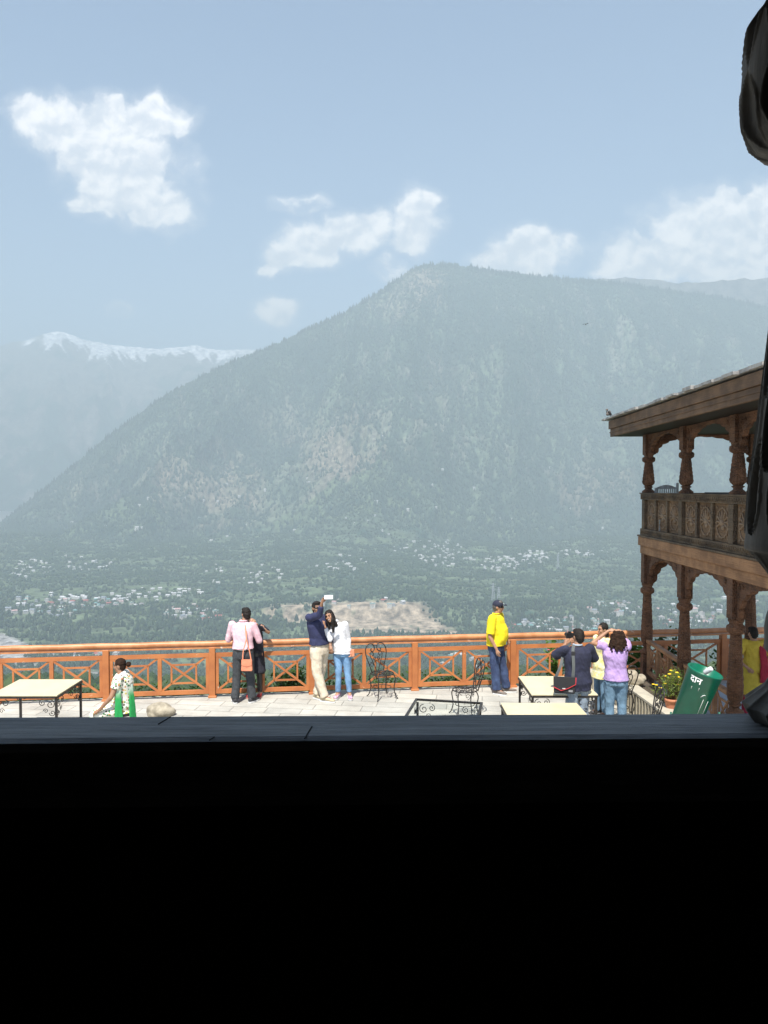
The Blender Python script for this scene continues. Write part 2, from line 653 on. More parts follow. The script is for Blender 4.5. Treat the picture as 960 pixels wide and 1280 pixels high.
# ---- far snow range and the blue ridge behind on the right
def far_range(name, pts, x0, x1, Y0, D, z0, step, nrow, seed, snow, colf):
    px = np.arange(x0, x1, step)
    Yr = np.concatenate([Y0 + (D - Y0) * (1 - (1 - np.linspace(0, 1, nrow)) ** 1.5), [D + 300, D + 1200]])
    u, y = np.meshgrid((px - 480) / F, Yr)
    p = u * F + 480
    ze = CAMZ + el(interp(p, pts)) * D
    s = np.clip((y - Y0) / (D - Y0), 0, 1)
    x = u * y
    a = ridged(p / 95. + .9 * s + .4 * vnoise(p / 40., s * 3, seed), s * 1.3, seed, 5, .55)
    b = ridged(x / 500., y / 700., seed + 9, 4)
    jag = (ridged(p / 38., p * 0 + .3, seed + 20, 4, .55) - .62) * 90 * s ** 6
    z = z0 + (ze - z0) * (0.8 * s + .2 * s ** 3) + (ze - z0) * np.sin(PI * s ** .8).clip(0) ** .9 * ((a - .6) * .38 + (b - .55) * .15) + jag
    z = np.where(y > D, ze + jag - (y - D) * .8, z)
    i = np.arange(u.size).reshape(u.shape)
    fc = np.stack([i[:-1, :-1], i[:-1, 1:], i[1:, 1:], i[1:, :-1]], -1).reshape(-1, 4)
    n = fbm(x / 300., y / 400., seed + 3, 5, .6)
    c = forest * 1.2 + (rock * .62 - forest) * sstep(n + .5 * (s - .45), .42, .62)[..., None]
    if snow:
        py = 610 - (z - CAMZ) / y * F
        dcr = py - interp(p, pts)
        g1 = ridged((p - .75 * dcr) / 9.5, p * 0 + .3, 88, 3, .55)
        g2 = ridged((p + .55 * dcr) / 13., p * 0 + 2.3, 95, 2, .5)
        big = vnoise(p / 34., p * 0 + .7, 12)
        dep = 4.0 + 40 * (np.maximum(g1, g2 * .95) ** 3.6) * (.3 + .9 * big) * (.7 + .5 * np.exp(-((p - 120) / 60.) ** 2))
        sn = sstep(dep - dcr + 2.5 * (n - .5), -.6, .9) * sstep(p, 26, 40) * (1 - .45 * sstep(p, 270, 322)) * (1 - .8 * sstep(-np.abs(p - 52), -9, -3)) * sstep(s, .3, .4)
        c = c + (np.array([.86, .87, .9]) - c) * sn[..., None]
    me = np_mesh(name, np.stack([x, y, z], -1).reshape(-1, 3), fc, c.reshape(-1, 3), True)
    o = link(name, me, terrain_mat(name + '_ground', .012, 12))
    return o


SNOWR = [(-900, 520), (-300, 470), (-100, 448), (0, 433), (20, 428), (35, 425), (50, 419), (66, 415), (78, 415), (95, 419), (112, 425), (150, 431), (180, 434), (205, 436), (240, 432), (262, 436), (285, 438), (310, 437), (340, 441), (420, 455), (600, 500), (900, 540)]
o = far_range('mountain', SNOWR, -900, 900, 8800, 14500, -260, 1.9, 240, 101, True, None)
tag(o, 'distant hazy range with a snow streaked crest', kind='structure')
BACKR = [(500, 380), (700, 352), (740, 350), (780, 348), (815, 351), (850, 354), (880, 350), (905, 352), (940, 345), (960, 343), (1060, 335), (1300, 330), (1700, 380)]
o = far_range('mountain', BACKR, 500, 1700, 8500, 8900, 300, 3.0, 60, 151, False, None)
tag(o, 'blue forested ridge behind the right shoulder of the mountain', kind='structure')


# ---- haze: one closed even box of air
HZ = MB().box(-14000, 14000, -600, 16500, -520, 2760)
hm = bpy.data.materials.new('haze_air')
hm.use_nodes = True
nt = hm.node_tree
for n in list(nt.nodes):
    nt.nodes.remove(n)
ho = nt.nodes.new('ShaderNodeOutputMaterial')
hv = nt.nodes.new('ShaderNodeVolumePrincipled')
hv.inputs['Color'].default_value = (0.75, 0.92, 1.0, 1)
hv.inputs['Density'].default_value = HAZE_D = 0.00019
hv.inputs['Anisotropy'].default_value = -0.12
nt.links.new(hv.outputs[0], ho.inputs['Volume'])
o = HZ.build('haze', hm)
tag(o, 'pale blue haze filling the valley air', kind='stuff')


# ---- forests
def scatter(count, seed, ymin, ymax, dens, pxr=(-60, 1020)):
    """random ground points, uniform per square metre times density"""
    rg = np.random.default_rng(seed)
    n = count
    outx, outy = [], []
    got = 0
    while got < count:
        y = np.sqrt(rg.uniform(ymin ** 2, ymax ** 2, n))
        u = (rg.uniform(pxr[0], pxr[1], n) - 480) / F
        k = dens(u, y) > rg.uniform(0, 1, n)
        outx.append(u[k])
        outy.append(y[k])
        got += k.sum()
    return np.concatenate(outx)[:count], np.concatenate(outy)[:count]


def masked(u, y, what):
    px = u * F + 480
    x = u * y
    n2_ = fbm(x / 45.0, y / 60.0, 62, 4, .65)
    n1_ = fbm(x / 260.0, y / 420.0, 61, 5, .6)
    if what == 'cliff':
        e = 2290 + 70 * (vnoise(x / 130.0, x * 0, 9) - .5)
        return (.25 + .75 * sstep(n2_ + .5 * n1_ + .22 * sstep(px, 400, 430), .6, .8)) * sstep(y, 2080 + 120 * (1 - sstep(px, 395, 425)), 2170 + 120 * (1 - sstep(px, 395, 425))) * (1 - sstep(y, e + 75, e + 160)) * sstep(px, 322, 345) * (1 - sstep(px - (e + 60 - y) * .25, 515, 545))
    if what == 'river':
        return sstep(y, 1600, 1700) * (1 - sstep(y + .6 * (px - 10) * 8, 2050, 2130)) * (1 - sstep(px, 28, 50))
    return n1_ * .6 + n2_ * .4


def tree_mesh(name, u, y, shape, hmin, hmax, wr, c1, c2, seed, sink=0.12, seg=5):
    rg = np.random.default_rng(seed)
    n = len(u)
    z = height(u, y)[0]
    h = rg.uniform(hmin, hmax, n) * (0.75 + .5 * rg.random(n))
    w = h * wr * rg.uniform(.8, 1.25, n)
    x = u * y
    ph = rg.uniform(0, 2 * PI, n)
    ang = ph[:, None] + np.arange(seg)[None] * 2 * PI / seg
    V = []
    for (hz, rad) in shape:
        jit = 1 + .28 * (rg.random((n, seg)) - .5)
        rr = w[:, None] * rad * jit
        V.append(np.stack([x[:, None] + np.cos(ang) * rr, y[:, None] + np.sin(ang) * rr, (z - sink * h)[:, None] + h[:, None] * (hz + (0.10 * (rg.random((n, seg)) - .5) if 0 < rad else 0)) + 0 * ang], -1))
    V.append(np.stack([x, y, z - sink * h + h], -1)[:, None, :])
    V = np.concatenate(V, 1)
    k = V.shape[1]
    fs = []
    L = len(shape)
    for i in range(L - 1):
        for j in range(seg):
            a, b = i * seg + j, i * seg + (j + 1) % seg
            c, d = (i + 1) * seg + (j + 1) % seg, (i + 1) * seg + j
            fs += [(a, b, c), (a, c, d)]
    for j in range(seg):
        fs.append(((L - 1) * seg + j, (L - 1) * seg + (j + 1) % seg, L * seg))
    fs = np.array(fs)
    Fc = (np.arange(n)[:, None, None] * k + fs[None]).reshape(-1, 3)
    q = rg.random(n)[:, None] ** 1.3
    cc = np.array(c1) + (np.array(c2) - np.array(c1)) * q
    cc = np.repeat(cc[:, None, :], k, 1).reshape(-1, 3)
    return np_mesh(name, V.reshape(-1, 3), Fc, cc, False)


def leaf_mat(name):
    m, t, bs = base(name, 0.9, 0, 0.15)
    at = t.node('ShaderNodeVertexColor', layer_name='tint')
    t.l.new(at.outputs[0], bs.inputs['Base Color'])
    return m


FM = leaf_mat('far_foliage')


def dens_mtn(u, y):
    px = u * F + 480
    m = masked(u, y, 'x')
    T = toe(u)
    D = interp(px, DIST)
    z = height(u, y)[0]
    py = 610 - (z - CAMZ) / y * F
    br = np.maximum(np.exp(-((px - 430) / 45) ** 2 - ((py - 575) / 50) ** 2), np.exp(-((px - 540) / 30) ** 2 - ((py - 352) / 20) ** 2))
    br = np.maximum(br, .9 * np.exp(-((px - 262) / 72) ** 2 - ((py - 620) / 45) ** 2))
    top = sstep((y - T) / (D - T), .8, 1.0)
    dk = np.exp(-((px - 600) / 45) ** 2 - ((py - 385) / 50) ** 2)
    gx = (height(u + .002, y)[0] - z) / (.002 * y)
    m = m + .34 * (sstep(gx, -.05, .5) - .5)
    br = br * (1 - dk)
    m = m - dk * .2
    return (y > T) * (y < D + 60) * np.clip((1.15 - sstep(m, .44, .60) * .85) * (1 - .85 * br) + .4 * top * (1 - br), .05, 1)


u_, y_ = scatter(72000, 5, 4300, 8200, dens_mtn)
me = tree_mesh('conifer_forest', u_, y_, [(0, .75), (.15, 1.0)], 17, 32, .27, (0.028, 0.052, 0.038), (0.075, 0.110, 0.070), 6)
o = link('forest', me, FM)
tag(o, 'dark conifer forest covering the far mountainside', kind='stuff')
# ridge line trees
rg = np.random.default_rng(77)
pxr = rg.uniform(-60, 1020, 2300)
pxr = pxr[(pxr > 330) | (rg.random(len(pxr)) < .7)]
ur = (pxr - 480) / F
yr = interp(pxr, DIST) - rg.uniform(0, 50, len(ur))
keep = vnoise(pxr / 7., pxr * 0, 2) > .25
me = tree_mesh('ridge_conifers', ur[keep], yr[keep], [(0, .8), (.12, 1.0)], 28, 56, .17, (0.014, 0.028, 0.016), (0.02, 0.036, 0.02), 8)
o = link('forest', me, FM)
tag(o, 'line of tall conifers along the mountain crest', kind='stuff')


def dens_val(u, y):
    x = u * y
    px = u * F + 480
    m = vnoise(x / 75. + 0.4 * vnoise(x / 50., y / 50., 3), y / 55., 91)
    g = fbm(x / 300, y / 300, 44, 3)
    d = np.clip(1.0 - sstep(m, .5, .7) * .75 + (g - .5) * .6, .08, 1)
    return d * (1 - masked(u, y, 'cliff')) * (1 - masked(u, y, 'river'))


BLOBS = [(0.05, .55), (.38, 1.0), (.78, .72)]
u_, y_ = scatter(46000, 15, 1150, 4600, dens_val)
me = tree_mesh('valley_trees', u_, y_, BLOBS, 6.5, 13, .48, (0.028, 0.052, 0.028), (0.075, 0.110, 0.052), 16, 0.15)
o = link('trees', me, FM)
tag(o, 'broadleaf orchards and groves across the valley floor', kind='stuff')
u_, y_ = scatter(9000, 25, 1150, 2500, dens_val)
me = tree_mesh('riverside_trees', u_, y_, [(0.03, .5), (.25, 1.0), (.7, .6)], 12, 21, .26, (0.022, 0.042, 0.026), (0.060, 0.092, 0.046), 26, 0.1, 6)
o = link('trees', me, FM)
tag(o, 'darker taller trees along the river below the terrace', kind='stuff')
u_, y_ = scatter(9000, 35, 260, 1180, dens_val, (-40, 1000))
me = tree_mesh('hillside_trees', u_, y_, [(0.03, .5), (.25, .9), (.5, 1.0), (.8, .6)], 7, 14, .36, (0.024, 0.045, 0.020), (0.065, 0.095, 0.036), 36, 0.1, 7)
o = link('trees', me, FM)
tag(o, 'trees on the steep hillside below the terrace', kind='stuff')


# ---- houses
ROOFC = [(0.60, 0.60, 0.60), (0.74, 0.73, 0.71), (0.45, 0.13, 0.10), (0.33, 0.36, 0.40), (0.22, 0.45, 0.42), (0.5, 0.45, 0.4), (0.70, 0.45, 0.42)]
WALLC = [(0.66, 0.64, 0.60), (0.72, 0.68, 0.60), (0.48, 0.39, 0.34), (0.50, 0.51, 0.52), (0.52, 0.42, 0.36)]
roofm = [mat('roof_sheet_%d' % i, c, rough=.55, scale=.4) for i, c in enumerate(ROOFC)]
wallm = [mat('house_plaster_%d' % i, c, rough=.9, scale=.3) for i, c in enumerate(WALLC)]
winm = mat('dark_window_glass', (0.05, 0.06, 0.07), rough=.3)
HM = []
for i in range(14):
    rr = random.Random(i)
    w, d, h = rr.uniform(9, 17), rr.uniform(8, 11), rr.choice([4, 6.5, 6.5, 9.5, 12])
    b = MB()
    b.box(-w / 2, w / 2, -d / 2, d / 2, -6, h, 0)
    if i % 2:
        b.box(-w / 2 - .6, w / 2 + .6, -d / 2 - .6, d / 2 + .6, h + .01, h + .45, 1)
        b.box(-w / 5, w / 5, -d / 5, d / 4, h + .46, h + 2.6, 0)
    else:
        o2 = .9
        b.prism([(-d / 2 - o2, h + .02), (d / 2 + o2, h + .02), (0, h + d * .28)], -w / 2 - .7, w / 2 + .7, 'YZ', 1)
    for k in range(int(h // 3)):
        for q in range(int(w // 3.2)):
            xx = -w / 2 + 1.0 + q * 3.1
            b.box(xx, xx + 1.3, -d / 2 - .06, -d / 2 + .1, .9 + k * 3, 2.3 + k * 3, 2)
    me = bpy.data.meshes.new('house')
    me.from_pydata(b.v, [], b.f)
    me.polygons.foreach_set('material_index', b.mi)
    for mm in (wallm[i % 5], roofm[i % 7], winm):
        me.materials.append(mm)
    HM.append(me)


def ground_at(px, py, lo=1150, hi=7600):
    """first terrain point along the line of sight of a photo pixel"""
    ys = np.arange(lo, hi, 8.0)
    u = np.full_like(ys, (px - 480) / F)
    z = height(u, ys)[0]
    e = np.where(z >= CAMZ + el(py) * ys)[0]
    if len(e) == 0:
        return None
    Y = ys[e[0]]
    return Vector(((px - 480) / F * Y, Y, z[e[0]]))


CLU = [  # cx, cy, rx, ry, count, what
    (70, 758, 75, 14, 46, 'in the long hamlet at far left'),
    (140, 752, 60, 8, 20, 'in the long hamlet at far left'),
    (240, 768, 36, 10, 26, 'in the hamlet left of the pink shirt'),
    (205, 742, 50, 6, 16, 'in the roofs above the left hamlet'),
    (38, 712, 26, 12, 18, 'in the small far left village'),
    (100, 704, 40, 10, 10, 'on the lower slope at the left'),
    (300, 718, 60, 14, 14, 'scattered on the slope above the river terrace'),
    (430, 705, 40, 10, 12, 'above the bare river terrace'),
    (535, 688, 45, 14, 24, 'in the village under the mountain middle'),
    (560, 700, 35, 10, 18, 'in the village under the mountain middle'),
    (625, 706, 24, 10, 24, 'in the compact village right of centre'),
    (668, 698, 24, 8, 24, 'in the compact village right of centre'),
    (725, 692, 36, 4, 14, 'in the row of houses on the right slope'),
    (640, 785, 10, 5, 6, 'in the riverside town'),
    (710, 784, 62, 9, 62, 'in the riverside town'),
    (770, 762, 34, 9, 26, 'in the upper riverside town'),
    (860, 772, 40, 16, 26, 'seen between the carved columns'),
    (920, 758, 30, 12, 12, 'seen between the carved columns'),
    (450, 755, 60, 6, 6, 'by the bare river terrace'),
    (100, 822, 60, 7, 6, 'below the railing on the near hillside'),
    (590, 832, 45, 10, 7, 'below the railing on the near hillside'),
]
hr = random.Random(4)
nh = 0
spots = []
for (cx, cy_, rx, ry, cnt, what) in CLU:
    for i in range(int(cnt * 1.9)):
        a = hr.uniform(0, 2 * PI)
        q = math.sqrt(hr.random())
        g = ground_at(cx + rx * q * math.cos(a), cy_ + ry * q * math.sin(a))
        if g is None:
            continue
        if any((g - s[0]).length < 13 for s in spots):
            continue
        spots.append((g, what))
for i in range(70):
    px, py = hr.uniform(0, 960), 700 - abs(hr.gauss(0, 1)) * 75
    if py < 420 or px < 300 and py < 600:
        continue
    g = ground_at(px, py, 4200)
    if g is not None:
        spots.append((g, 'alone on the forested mountainside'))
spots.sort(key=lambda s: s[0].y)
rest = MB()
for i, (g, what) in enumerate(spots):
    k = hr.randrange(14)
    s = hr.uniform(.75, 1.25) * (1.0 if g.y < 4300 else 1.2)
    rz = hr.choice([0, .3, -.3, PI / 2, .7])
    if nh < 295:
        o = bpy.data.objects.new('house', HM[k])
        COL.objects.link(o)
        o.location = g
        o.rotation_euler = (0, 0, rz)
        o.scale = (s, s, s)
        pal = ['cream', 'pale', 'pinkish', 'light grey', 'buff'][k % 5]
        rf = ['light grey', 'white', 'red', 'slate grey', 'teal', 'tan', 'pink'][k % 7]
        tag(o, '%s house with %s %s roof %s' % (pal, rf, 'flat' if k % 2 else 'pitched', what), 'house', 'houses of the valley ' + what)
        nh += 1
    else:
        M = Matrix.Translation(g) @ Matrix.Rotation(rz, 4, 'Z') @ Matrix.Scale(s, 4)
        w_, h_ = hr.uniform(5, 8), hr.uniform(4, 8)
        rest.box(-w_, w_, -4.5, 4.5, -6, h_, 0, M)
        rest.prism([(-5.2, h_ + .02), (5.2, h_ + .02), (0, h_ + 2.6)], -w_ - .6, w_ + .6, 'YZ', 1, M)
if rest.v:
    o = rest.build('houses', [wallm[0], roofm[1]])
    tag(o, 'tiny pale houses dotted over the far mountainside', kind='stuff')

# power pylons
pym = mat('galvanised_steel', (0.55, 0.57, 0.6), rough=.5)
for (px, py, hh, lab) in ((617, 752, 62, 'taller steel lattice pylon standing left of its twin above the capped man'), (624, 750, 44, 'shorter steel lattice pylon just right of the taller one'), (698, 712, 66, 'grey lattice pylon standing below the right village')):
    g = ground_at(px, py)
    b = MB()
    w0 = 5.0
    for lv in range(8):
        z0_, z1_ = hh * lv / 8, hh * (lv + 1) / 8
        a0, a1 = w0 * (1 - lv / 9.5), w0 * (1 - (lv + 1) / 9.5)
        for sx, sy in ((-1, -1), (1, -1), (1, 1), (-1, 1)):
            b.bar((sx * a0, sy * a0, z0_), (sx * a1, sy * a1, z1_), .7, .7)
        b.bar((-a0, -a0, z0_), (a1, -a1, z1_), .5, .5, (0, 1, 0))
        b.bar((a0, -a0, z0_), (-a1, -a1, z1_), .5, .5, (0, 1, 0))
    for q in (.68, .8, .92):
        b.bar((-8, 0, hh * q), (8, 0, hh * q), .8, .8, (0, 1, 0))
    o = b.build('pylon', pym)
    o.location = g
    tag(o, lab, 'pylon', 'power pylons in the valley')
# ================================================================ terrace
def railY(x):
    return 14.5 + 0.13 * x


RA = math.atan(0.13)
paint = mat('orange_brown_paint', (0.47, 0.170, 0.052), (0.36, 0.12, 0.038), rough=.55, scale=2.5, bump=.002, wear=((0.60, 0.40, 0.26), .34, 14))
railwood = mat('worn_glare_handrail_paint', (0.56, 0.25, 0.11), (0.42, 0.16, 0.055), rough=.45, scale=5, stretch=(1, 1, 1), bump=.002, wear=((0.74, 0.56, 0.42), .36, 9))  # paler than the panels: weathering plus sun glare put into the colour

# paving
m, t, bs = base('stone_paving', .85)
tc = t.node('ShaderNodeTexCoord')
mp = t.node('ShaderNodeMapping')
mp.inputs['Rotation'].default_value = (0, 0, RA)
t.l.new(tc.outputs['Object'], mp.inputs[0])
br = t.node('ShaderNodeTexBrick')
br.offset = 0.5
br.squash = 1.35
br.squash_frequency = 3
for k, v in (('Scale', 1.0), ('Mortar Size', 0.008), ('Mortar Smooth', .3), ('Bias', 0.0), ('Brick Width', .62), ('Row Height', .31)):
    br.inputs[k].default_value = v
br.inputs['Color1'].default_value = (0.46, 0.45, 0.415, 1)
br.inputs['Color2'].default_value = (0.38, 0.38, 0.36, 1)
br.inputs['Mortar'].default_value = (0.27, 0.265, 0.245, 1)
wv = t.vmath('ADD', mp.outputs[0], t.vmath('SCALE', (t.node('ShaderNodeTexNoise')).outputs['Color'], scale=0.03))
t.l.new(wv, br.inputs['Vector'])
st = t.ramp(t.noise(tc.outputs['Object'], 1.3, 7, .7), [(.3, (.72, .70, .66)), (.65, (1.12, 1.1, 1.04))])
t.l.new(t.mix(1.0, br.outputs['Color'], st, 'MULTIPLY'), bs.inputs['Base Color'])
bm2 = t.node('ShaderNodeBump')
bm2.inputs['Distance'].default_value = .008
t.l.new(t.math('ADD', t.math('MULTIPLY', br.outputs['Fac'], -1.0), t.math('MULTIPLY', t.noise(tc.outputs['Object'], 14, 5), .5)), bm2.inputs['Height'])
t.l.new(bm2.outputs[0], bs.inputs['Normal'])
b = MB()
b.prism([(-16, -6), (16, -6), (16, railY(16) + .16), (-16, railY(-16) + .16)], -.55, 0, 'XY')
o = b.build('ground', m)
tag(o, 'pale stone slab paving of the sunlit terrace', kind='structure')
soil = mat('dark_soil', (0.10, 0.075, 0.05), (0.05, 0.04, 0.03), rough=.95, scale=12, bump=.02)
grassm = mat('rough_grass', (0.10, 0.16, 0.045), (0.05, 0.09, 0.03), rough=.9, scale=9)
b = MB()
b.prism([(-16, railY(-16) + .163), (16, railY(16) + .163), (16, railY(16) + .85), (-16, railY(-16) + .85)], -1.6, -.42, 'XY')
o = b.build('soil', soil)
tag(o, 'planted bank just outside the railing', kind='structure')

# railing
rail = empty('railing', (0, 14.5, 0), 'long orange brown timber railing with crossed square panels along the terrace edge', 'railing')
rail.rotation_euler = (0, 0, RA)
cs = math.cos(RA)
postx = [-10.68 + 1.88 * i for i in range(3)] + [-5.04, -3.17, -1.34, .585, 2.5, 4.4, 6.83, 8.7, 10.6]
postx = [x / cs for x in postx]
pm = MB().box(-.055, .055, -.06, .06, .0, .93)
pm.box(-.075, .075, -.08, .08, -.3, .035)
pmesh = None
for x in postx:
    if pmesh is None:
        p = pm.build('post', paint, rail, bevel=.006)
        pmesh = p.data
    else:
        p = bpy.data.objects.new('post', pmesh)
        COL.objects.link(p)
        p.parent = rail
        md = p.modifiers.new('b', 'BEVEL')
        md.width = .006
        md.limit_method = 'ANGLE'
    p.location = (x, 0, 0)
b = MB()
x0, x1 = postx[0] - .3, postx[-1] + .3
n = 60
prof = []
for i in range(n + 1):
    x = x0 + (x1 - x0) * i / n
    prof.append((x, -.01, .995 + .004 * math.sin(i * 1.7)))
b.tube(prof, .052, 14)
b.box(x0, x1, -.045, .045, .905, .935)
p = b.build('handrail', railwood, rail)
for i in range(len(postx) - 1):
    a, c = postx[i] + .057, postx[i + 1] - .057
    b = MB()
    T_, B_ = .79, .11
    b.box(a, c, -.025, .025, T_ - .045, T_ + .03)
    b.box(a, c, -.025, .025, B_ - .045, B_ + .03)
    for xx in (a + .03, c - .03):
        b.box(xx - .03, xx + .03, -.022, .022, B_ + .031, T_ - .046)
    mid = (a + c) / 2
    b.box(mid - .035, mid + .035, -.027, .027, B_ + .031, T_ - .046)
    for (l, r_) in ((a + .06, mid - .035), (mid + .035, c - .06)):
        zb, zt = B_ + .03, T_ - .045
        w_ = r_ - l
        h_ = zt - zb
        b.bar((l, .003, zb), (r_, .003, zt), .03, .035, (0, 0, 1))
        b.bar((l, -.006, zt), (r_, -.006, zb), .03, .035, (0, 0, 1))
        xl, xr, z0_, z1_ = l + w_ * .22, r_ - w_ * .22, zb + h_ * .22, zt - h_ * .22
        b.box(xl - .016, xl + .016, -.012, .012, z0_ - .015, z1_ + .015)
        b.box(xr - .016, xr + .016, -.012, .012, z0_ - .015, z1_ + .015)
        b.box(xl + .017, xr - .017, -.0115, .0115, z1_ - .016, z1_ + .016)
        b.box(xl + .017, xr - .017, -.0115, .0115, z0_ - .016, z0_ + .016)
    b.build('panel', paint, rail)


# ---------------------------------------------------------------- plants
def leafy(name, loc, label, cat, c1, c2, rx, ry, h, n, size, flowers=None, seed=1, stems=9, group=None, aspect=.45):
    """a leafy plant: woody stems with many small pointed leaves"""
    rg = random.Random(seed)
    root = empty(name, loc, label, cat, group)
    b = MB()
    tips = []
    for i in range(stems):
        a = rg.uniform(0, 2 * PI)
        q = rg.uniform(.3, 1)
        tip = Vector((rx * q * math.cos(a), ry * q * math.sin(a), h * rg.uniform(.55, 1)))
        mid = tip * .5 + Vector((rg.uniform(-.03, .03), rg.uniform(-.03, .03), h * .1))
        st_ = Vector((tip.x * .12, tip.y * .12, -.05))
        b.tube([st_, mid, tip], [.009, .006, .003], 5)
        tips.append((st_, mid, tip))
    b.build('stem', MATS['twig'], root)
    V, Fc = [], []
    for i in range(n):
        st_, mid, tip = rg.choice(tips)
        f = rg.uniform(.25, 1.05)
        p = mid.lerp(tip, (f - .5) * 2) if f > .5 else st_.lerp(mid, f * 2)
        p = p + Vector((rg.gauss(0, 1) * rx * .18, rg.gauss(0, 1) * ry * .18, rg.gauss(0, 1) * h * .08))
        d = Vector((rg.gauss(0, 1), rg.gauss(0, 1), rg.gauss(.3, .7))).normalized()
        s_ = d.cross(Vector((rg.gauss(0, 1), rg.gauss(0, 1), rg.gauss(0, 1)))).normalized()
        L = size * rg.uniform(.6, 1.3)
        nn = d.cross(s_)
        o_ = len(V)
        V += [p, p + d * L * .45 + s_ * L * aspect / 2 + nn * L * .08, p + d * L, p + d * L * .45 - s_ * L * aspect / 2 + nn * L * .08]
        Fc += [(o_, o_ + 1, o_ + 2), (o_, o_ + 2, o_ + 3)]
    c = np.array([np.array(c1) + (np.array(c2) - np.array(c1)) * rg.random() for i in range(n)])
    me = np_mesh('leaves', np.array([tuple(v) for v in V]), np.array(Fc), np.repeat(c, 4, 0))
    link('leaves', me, MATS['leaf'], root)
    if flowers:
        fc, cnt, fs = flowers
        fm = MATS.get('petal_%s' % str(fc)) or mat('petal_%s' % str(fc), fc, rough=.6)
        for i in range(cnt):
            st_, mid, tip = rg.choice(tips)
            p = tip + Vector((rg.gauss(0, 1) * .03, rg.gauss(0, 1) * .03, rg.uniform(0, .05)))
            b = MB()
            for k in range(7):
                a = 2 * PI * k / 7
                b.ell(p + Vector((math.cos(a) * fs * .5, math.sin(a) * fs * .5, 0)), (fs * .45, fs * .3, fs * .25), 6, 4, M=Matrix.Rotation(a, 4, 'Z'))
            b.ell(p + Vector((0, 0, fs * .1)), (fs * .3, fs * .3, fs * .25), 6, 4)
            b.build('flower', fm, root)
    return root


mat('twig', (0.12, 0.09, 0.05), rough=.9)
m, t, bs = base('leaf', .55, 0, .35)
at = t.node('ShaderNodeVertexColor', layer_name='tint')
t.l.new(at.outputs[0], bs.inputs['Base Color'])
tr = t.node('ShaderNodeBsdfTranslucent')
t.l.new(t.mix(1.0, at.outputs[0], (1.6, 1.9, .7), 'MULTIPLY'), tr.inputs[0])
mx = t.node('ShaderNodeMixShader')
mx.inputs[0].default_value = .3
t.l.new(bs.outputs[0], mx.inputs[1])
t.l.new(tr.outputs[0], mx.inputs[2])
t.l.new(mx.outputs[0], t.n['Material Output'].inputs[0])
DG, LG = (0.028, 0.055, 0.018), (0.09, 0.16, 0.035)


def bank(px, dy=.45, z=-.35):
    y = 14.6
    for _ in range(4):
        x = (px - 480) / F * y
        y = railY(x) + dy
    return Vector(((px - 480) / F * y, y, z))


leafy('shrub', bank(357, .5), 'dense green shrub growing behind the railing right of the pink shirted man', 'shrub', DG, LG, .42, .3, .72, 900, .085, seed=3, stems=16, group='shrubs on the bank')
leafy('shrub', bank(697, .45), 'tall bright green plant with pink flowers behind the railing left of the photographer', 'shrub', (0.06, .12, .03), (.15, .26, .05), .2, .2, 1.12, 420, .11, ((.75, .18, .25), 7, .035), 4, 9, group='shrubs on the bank')
leafy('shrub', bank(793, .4), 'bright broad leaved plant behind the rocks at the planter corner', 'shrub', (0.06, .12, .03), (.16, .27, .06), .3, .25, 1.15, 600, .13, seed=5, stems=12, group='shrubs on the bank')
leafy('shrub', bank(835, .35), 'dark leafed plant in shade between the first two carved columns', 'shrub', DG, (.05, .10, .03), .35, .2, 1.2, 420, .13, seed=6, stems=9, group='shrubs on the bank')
leafy('shrub', bank(905, .35), 'thin climbing plant behind the shaded corner post', 'shrub', DG, (.06, .11, .03), .3, .2, 1.1, 160, .1, seed=7, stems=6, group='shrubs on the bank')
leafy('shrub', bank(212, .5), 'low dark shrub behind the railing above the pale boulder', 'shrub', DG, LG, .35, .25, .42, 320, .07, seed=8, stems=9, group='shrubs on the bank')
leafy('shrub', bank(560, .55), 'round shrub behind the railing over the second iron chair', 'shrub', DG, LG, .4, .3, .5, 500, .075, seed=9, stems=12, group='shrubs on the bank')
# low ground cover along the bank
rg = random.Random(9)
V, Fc, Cc = [], [], []
for i in range(9000):
    x = rg.uniform(-10, 8.5)
    y = railY(x) + rg.uniform(.17, .9)
    hgt = max(.05, .25 + .22 * (fbm(np.array([x * 1.3]), np.array([y * 2]), 4, 3)[0] - .35) * 2)
    p = Vector((x, y, -.35 + rg.uniform(0, 1) * (hgt + .12)))
    d = Vector((rg.gauss(0, 1), rg.gauss(0, 1), rg.gauss(.5, .6))).normalized()
    s_ = d.cross(Vector((rg.gauss(0, 1), rg.gauss(0, 1), rg.gauss(0, 1)))).normalized()
    L = rg.uniform(.05, .11)
    o_ = len(V)
    V += [p, p + d * L * .5 + s_ * L * .22, p + d * L, p + d * L * .5 - s_ * L * .22]
    Fc += [(o_, o_ + 1, o_ + 2), (o_, o_ + 2, o_ + 3)]
    q = rg.random()
    Cc += [[DG[k] + (LG[k] - DG[k]) * q for k in range(3)]] * 4
me = np_mesh('ground_cover', np.array([tuple(v) for v in V]), np.array(Fc), np.array(Cc))
o = link('ground_cover', me, MATS['leaf'])
tag(o, 'weedy green ground cover along the foot of the railing', kind='stuff')

# ---------------------------------------------------------------- wrought iron
iron = mat('black_iron', (0.018, 0.017, 0.017), (0.035, 0.028, 0.024), rough=.42, metal=.3, scale=30)
cream = mat('cream_table_top', (0.66, 0.58, 0.38), (0.60, 0.52, 0.33), rough=.35, scale=2.2)
m, t, bs = base('table_glass', .03, 0, .5)
bs.inputs['Transmission Weight'].default_value = 1.0
bs.inputs['IOR'].default_value = 1.03
bs.inputs['Base Color'].default_value = (.93, .97, .95, 1)


